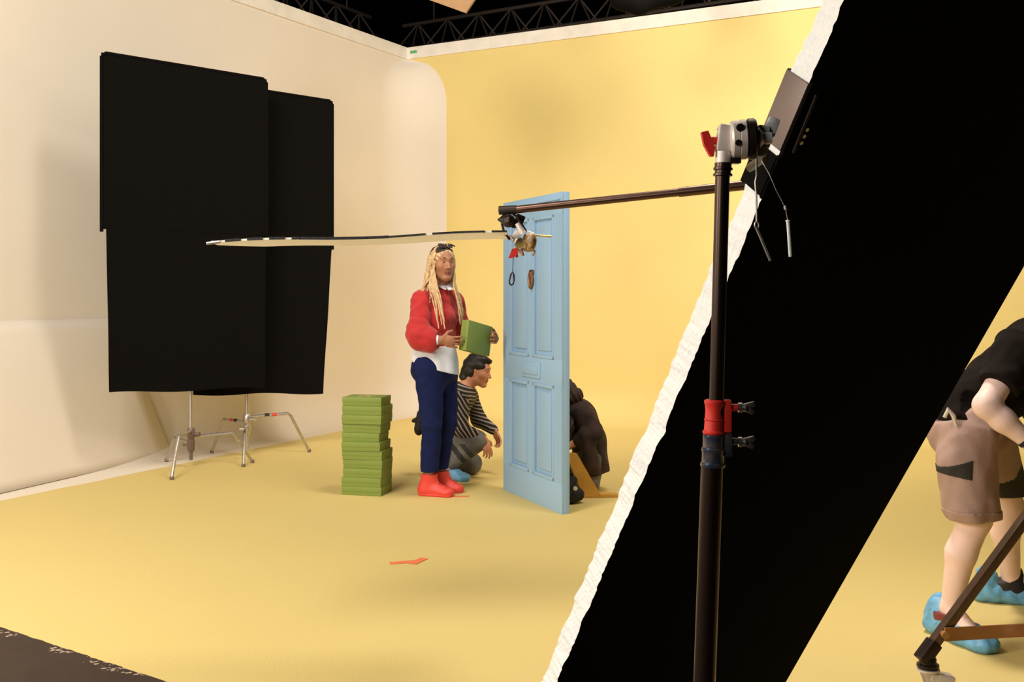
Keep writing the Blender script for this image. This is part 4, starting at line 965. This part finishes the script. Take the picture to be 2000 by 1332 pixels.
bp += [cap(pel, pel * .5 + chs * .5, .13, .13, sq=(fwt, .75)), cap(pel * .5 + chs * .5, chs, .13, .15, sq=(fwt, .68), k=.04), cap(rS, lS, .06, k=.03),
       cap(rS, rE, .052, .046), cap(rE, rE * .6 + rW * .4, .046, .045), cap(rE * .6 + rW * .4, rW, .045, .029), cap(lS, lE, .052, .044), cap(lE, lW, .044, .029),
       cap(rH, rK, .09, .062), cap(lH, lK, .09, .062), cap(rK, mid, .060, .058), cap(mid, rA, .057, .036), cap(lK, lm, .060, .058), cap(lm, lA, .057, .038),
       cap(rA, (.03, -.16, .05), .038, .03), cap(lA, (.58, .44, .05), .038, .03)]
implicit('body', bp, [M_skin4], t, .006)
face_bits(HP, t, Hb, M_hair3, 1.03)
implicit('hair', [ell(HP(-.02, 0, .04), (.080, .098, .090), np.array([Hb[1], Hb[0], Hb[2]]), k=.02), ell(HP(.088, 0, -.035), (.062, .075, .105), np.array([Hb[1], Hb[0], Hb[2]]), k=.012, sub=True)], M_hair3, t, .006)
wa = a_(1872, 812, 0)
slc = rS * .36 + rE * .64
TEE = folds(.009, 17, 14, 22)
implicit('t_shirt', [cap(wa, pel * .5 + chs * .5, .150, .160, sq=(fwt, .80), k=.04), cap(pel * .5 + chs * .5, chs, .165, .19, sq=(fwt, .72), k=.05), cap(rS, lS, .082, k=.05), cap(chs, nk, .12, .075, k=.05),
     cap(rS, rE, .085, .068, k=.03), cap(lS, lE, .085, .068, k=.03), cap(a_(1870, 822, -.1), a_(1905, 836, -.05), .05, .05, k=.04)], M_tee, t, .007,
     cuts=[(tuple(slc), tuple(nv(rE - rS)), .17), (tuple(lS * .36 + lE * .64), tuple(nv(lE - lS)), .15), (tuple(a_(1872, 835, 0)), (-.35, 0, -.94))], disp=lambda X, Y, Z: TEE(X, Y, Z) + folds(.004, 34, 30, 40, 1)(X, Y, Z))
def far_leg_panel_shade(cen): return (cen[:, 1] > .10).astype(int)  # far leg: black inner panels, with its shade also put into the colour
hem = a_(1898, 1008, -.10)
def shorts_prims(e): return [cap(a_(1875, 818, 0), pel, .148 + e, .148 + e, sq=(fwt, .85), k=.04), ell(a_(1880, 848, 0), (.115 + e, .15 + e, .12 + e), k=.04), cap(rH, rK * .95 + rH * .05, .112 + e, .096 + e, k=.04),
     cap(a_(1872, 900, -.12), a_(1888, 985, -.13), .085 + e, .082 + e, k=.04), cap(lH, lK, .115 + e, .088 + e, k=.03)]
fs_ = lambda X, Y, Z: folds(.006, 15, 18, 15, 1)(X, Y, Z) + folds(.003, 40, 36, 30, 2)(X, Y, Z)
implicit('shorts', shorts_prims(0), [M_short, M_short2], t, .006, region=far_leg_panel_shade,
     cuts=[(tuple(a_(1900, 1010, -.10)), (.02, 0, -1), .22), (tuple(a_(1960, 965, .25)), (0, 0, -1), .16), (tuple(a_(1865, 796, 0)), (-.45, 0, .9))], disp=fs_)
def patch_cuts(poly):
    c = [(0, 0, 0)] * 0; P3 = [a_(x, y, -.25) for x, y in poly]; cen = sum(P3) / len(P3)
    for p, q in zip(P3, P3[1:] + P3[:1]):
        n_ = np.cross(q - p, (0, 1, 0)); n_ = n_ if (cen - p) @ n_ < 0 else -n_; c.append((tuple(p), tuple(n_)))
    return c + [((0, -.06, 0), (0, 1, 0))]
for poly in (((1832, 928), (1910, 903), (1908, 943)), ((1802, 862), (1826, 868), (1828, 880))):
    implicit('pocket_patch', shorts_prims(.004), M_short2, t, .005, cuts=patch_cuts(poly), disp=fs_)
implicit('hem_band', [cap(rH, rK * .95 + rH * .05, .116, .100, k=.04), cap(a_(1872, 900, -.12), a_(1888, 985, -.13), .088, .086, k=.04)], M_short, t, .005, cuts=[(tuple(a_(1900, 1012, -.10)), (.02, 0, -1)), (tuple(a_(1900, 992, -.10)), (.02, 0, 1))], disp=fs_)
b = NB(); q = [a_(1845, 815, -.16), a_(1852, 800, -.17), a_(1862, 812, -.175), a_(1868, 832, -.175)]
tube(b, [V(p) for p in q], [.008, .011, .009, .006], 8); o = obj('tool_clip', b, M_cast, t)
b = NB(); cw = rE * .10 + rW * .90; ax = nv(rW - rE); lathe(b, [(.033, 0), (.0345, .003), (.0345, .016), (.033, .019)], V(cw), V(ax), 24); obj('wristband', b, M_cuffd, t)
implicit('sock', [cap(lA + np.array([0, 0, .03]), lA + np.array([.02, 0, -.05]), .044, .046, k=.01)], M_cuffd, t, .005, cuts=[(tuple(lA + np.array([0, 0, .035])), (0, 0, 1))])
so = shoe('shoe', (-.035, .055), (.065, -.215), mat('maroon_shoe', (.20, .03, .03), .6), t, collar=tuple(rA * .7 + np.array([-.01, .005, .02])), w=.046)
def overshoe(heel, toe, ang, open_c, n_):
    heel, toe = np.array([*heel, 0.]), np.array([*toe, 0.]); d = nv(toe - heel); L = np.linalg.norm(toe - heel); Z = np.array([0, 0, 1.])
    return implicit('overshoe', [cap(heel + d * .03 + Z * .035, toe - d * .05 + Z * .03, .055, .054, k=.02, sq=((0, 0, 1), .8)), cap(heel + d * .035 + Z * .07, heel + d * .04 + Z * .115, .052, .046, k=.03), cap(heel + d * .05 + Z * .07, heel + d * L * .6 + Z * .04, .05, .05, k=.03),
         cap(open_c, tuple(np.array(open_c) + np.array(n_) * .06), .040, .048, k=.01, sub=True)], M_cover, t, .005, cuts=[((0, 0, .001), (0, 0, -1))], disp=folds(.0045, 55, 60, 50))
overshoe((-.040, .070), (.072, -.235), 0, (.0, -.02, .105), (.3, -.5, .8))
overshoe((.33, .50), (.66, .42), 0, (.44, .47, .12), (.3, 0, .9))
shoe('shoe', (.355, .495), (.62, .43), mat('dark_shoe', (.03, .025, .022), .6), t, collar=(.44, .47, .10), w=.046)
b = NB(); lp = a_(1888, 1212, -.12); tube(b, [V(lp + np.array([.012 * math.cos(q), 0, .014 * math.sin(q)])) for q in np.linspace(0, 6.28, 12, endpoint=False)], .0022, 6, closed=True); tube(b, [V(lp), V(lp) + V(-.03, .0, -.005)], .002, 6); obj('lace_loop', b, M_wood, t)
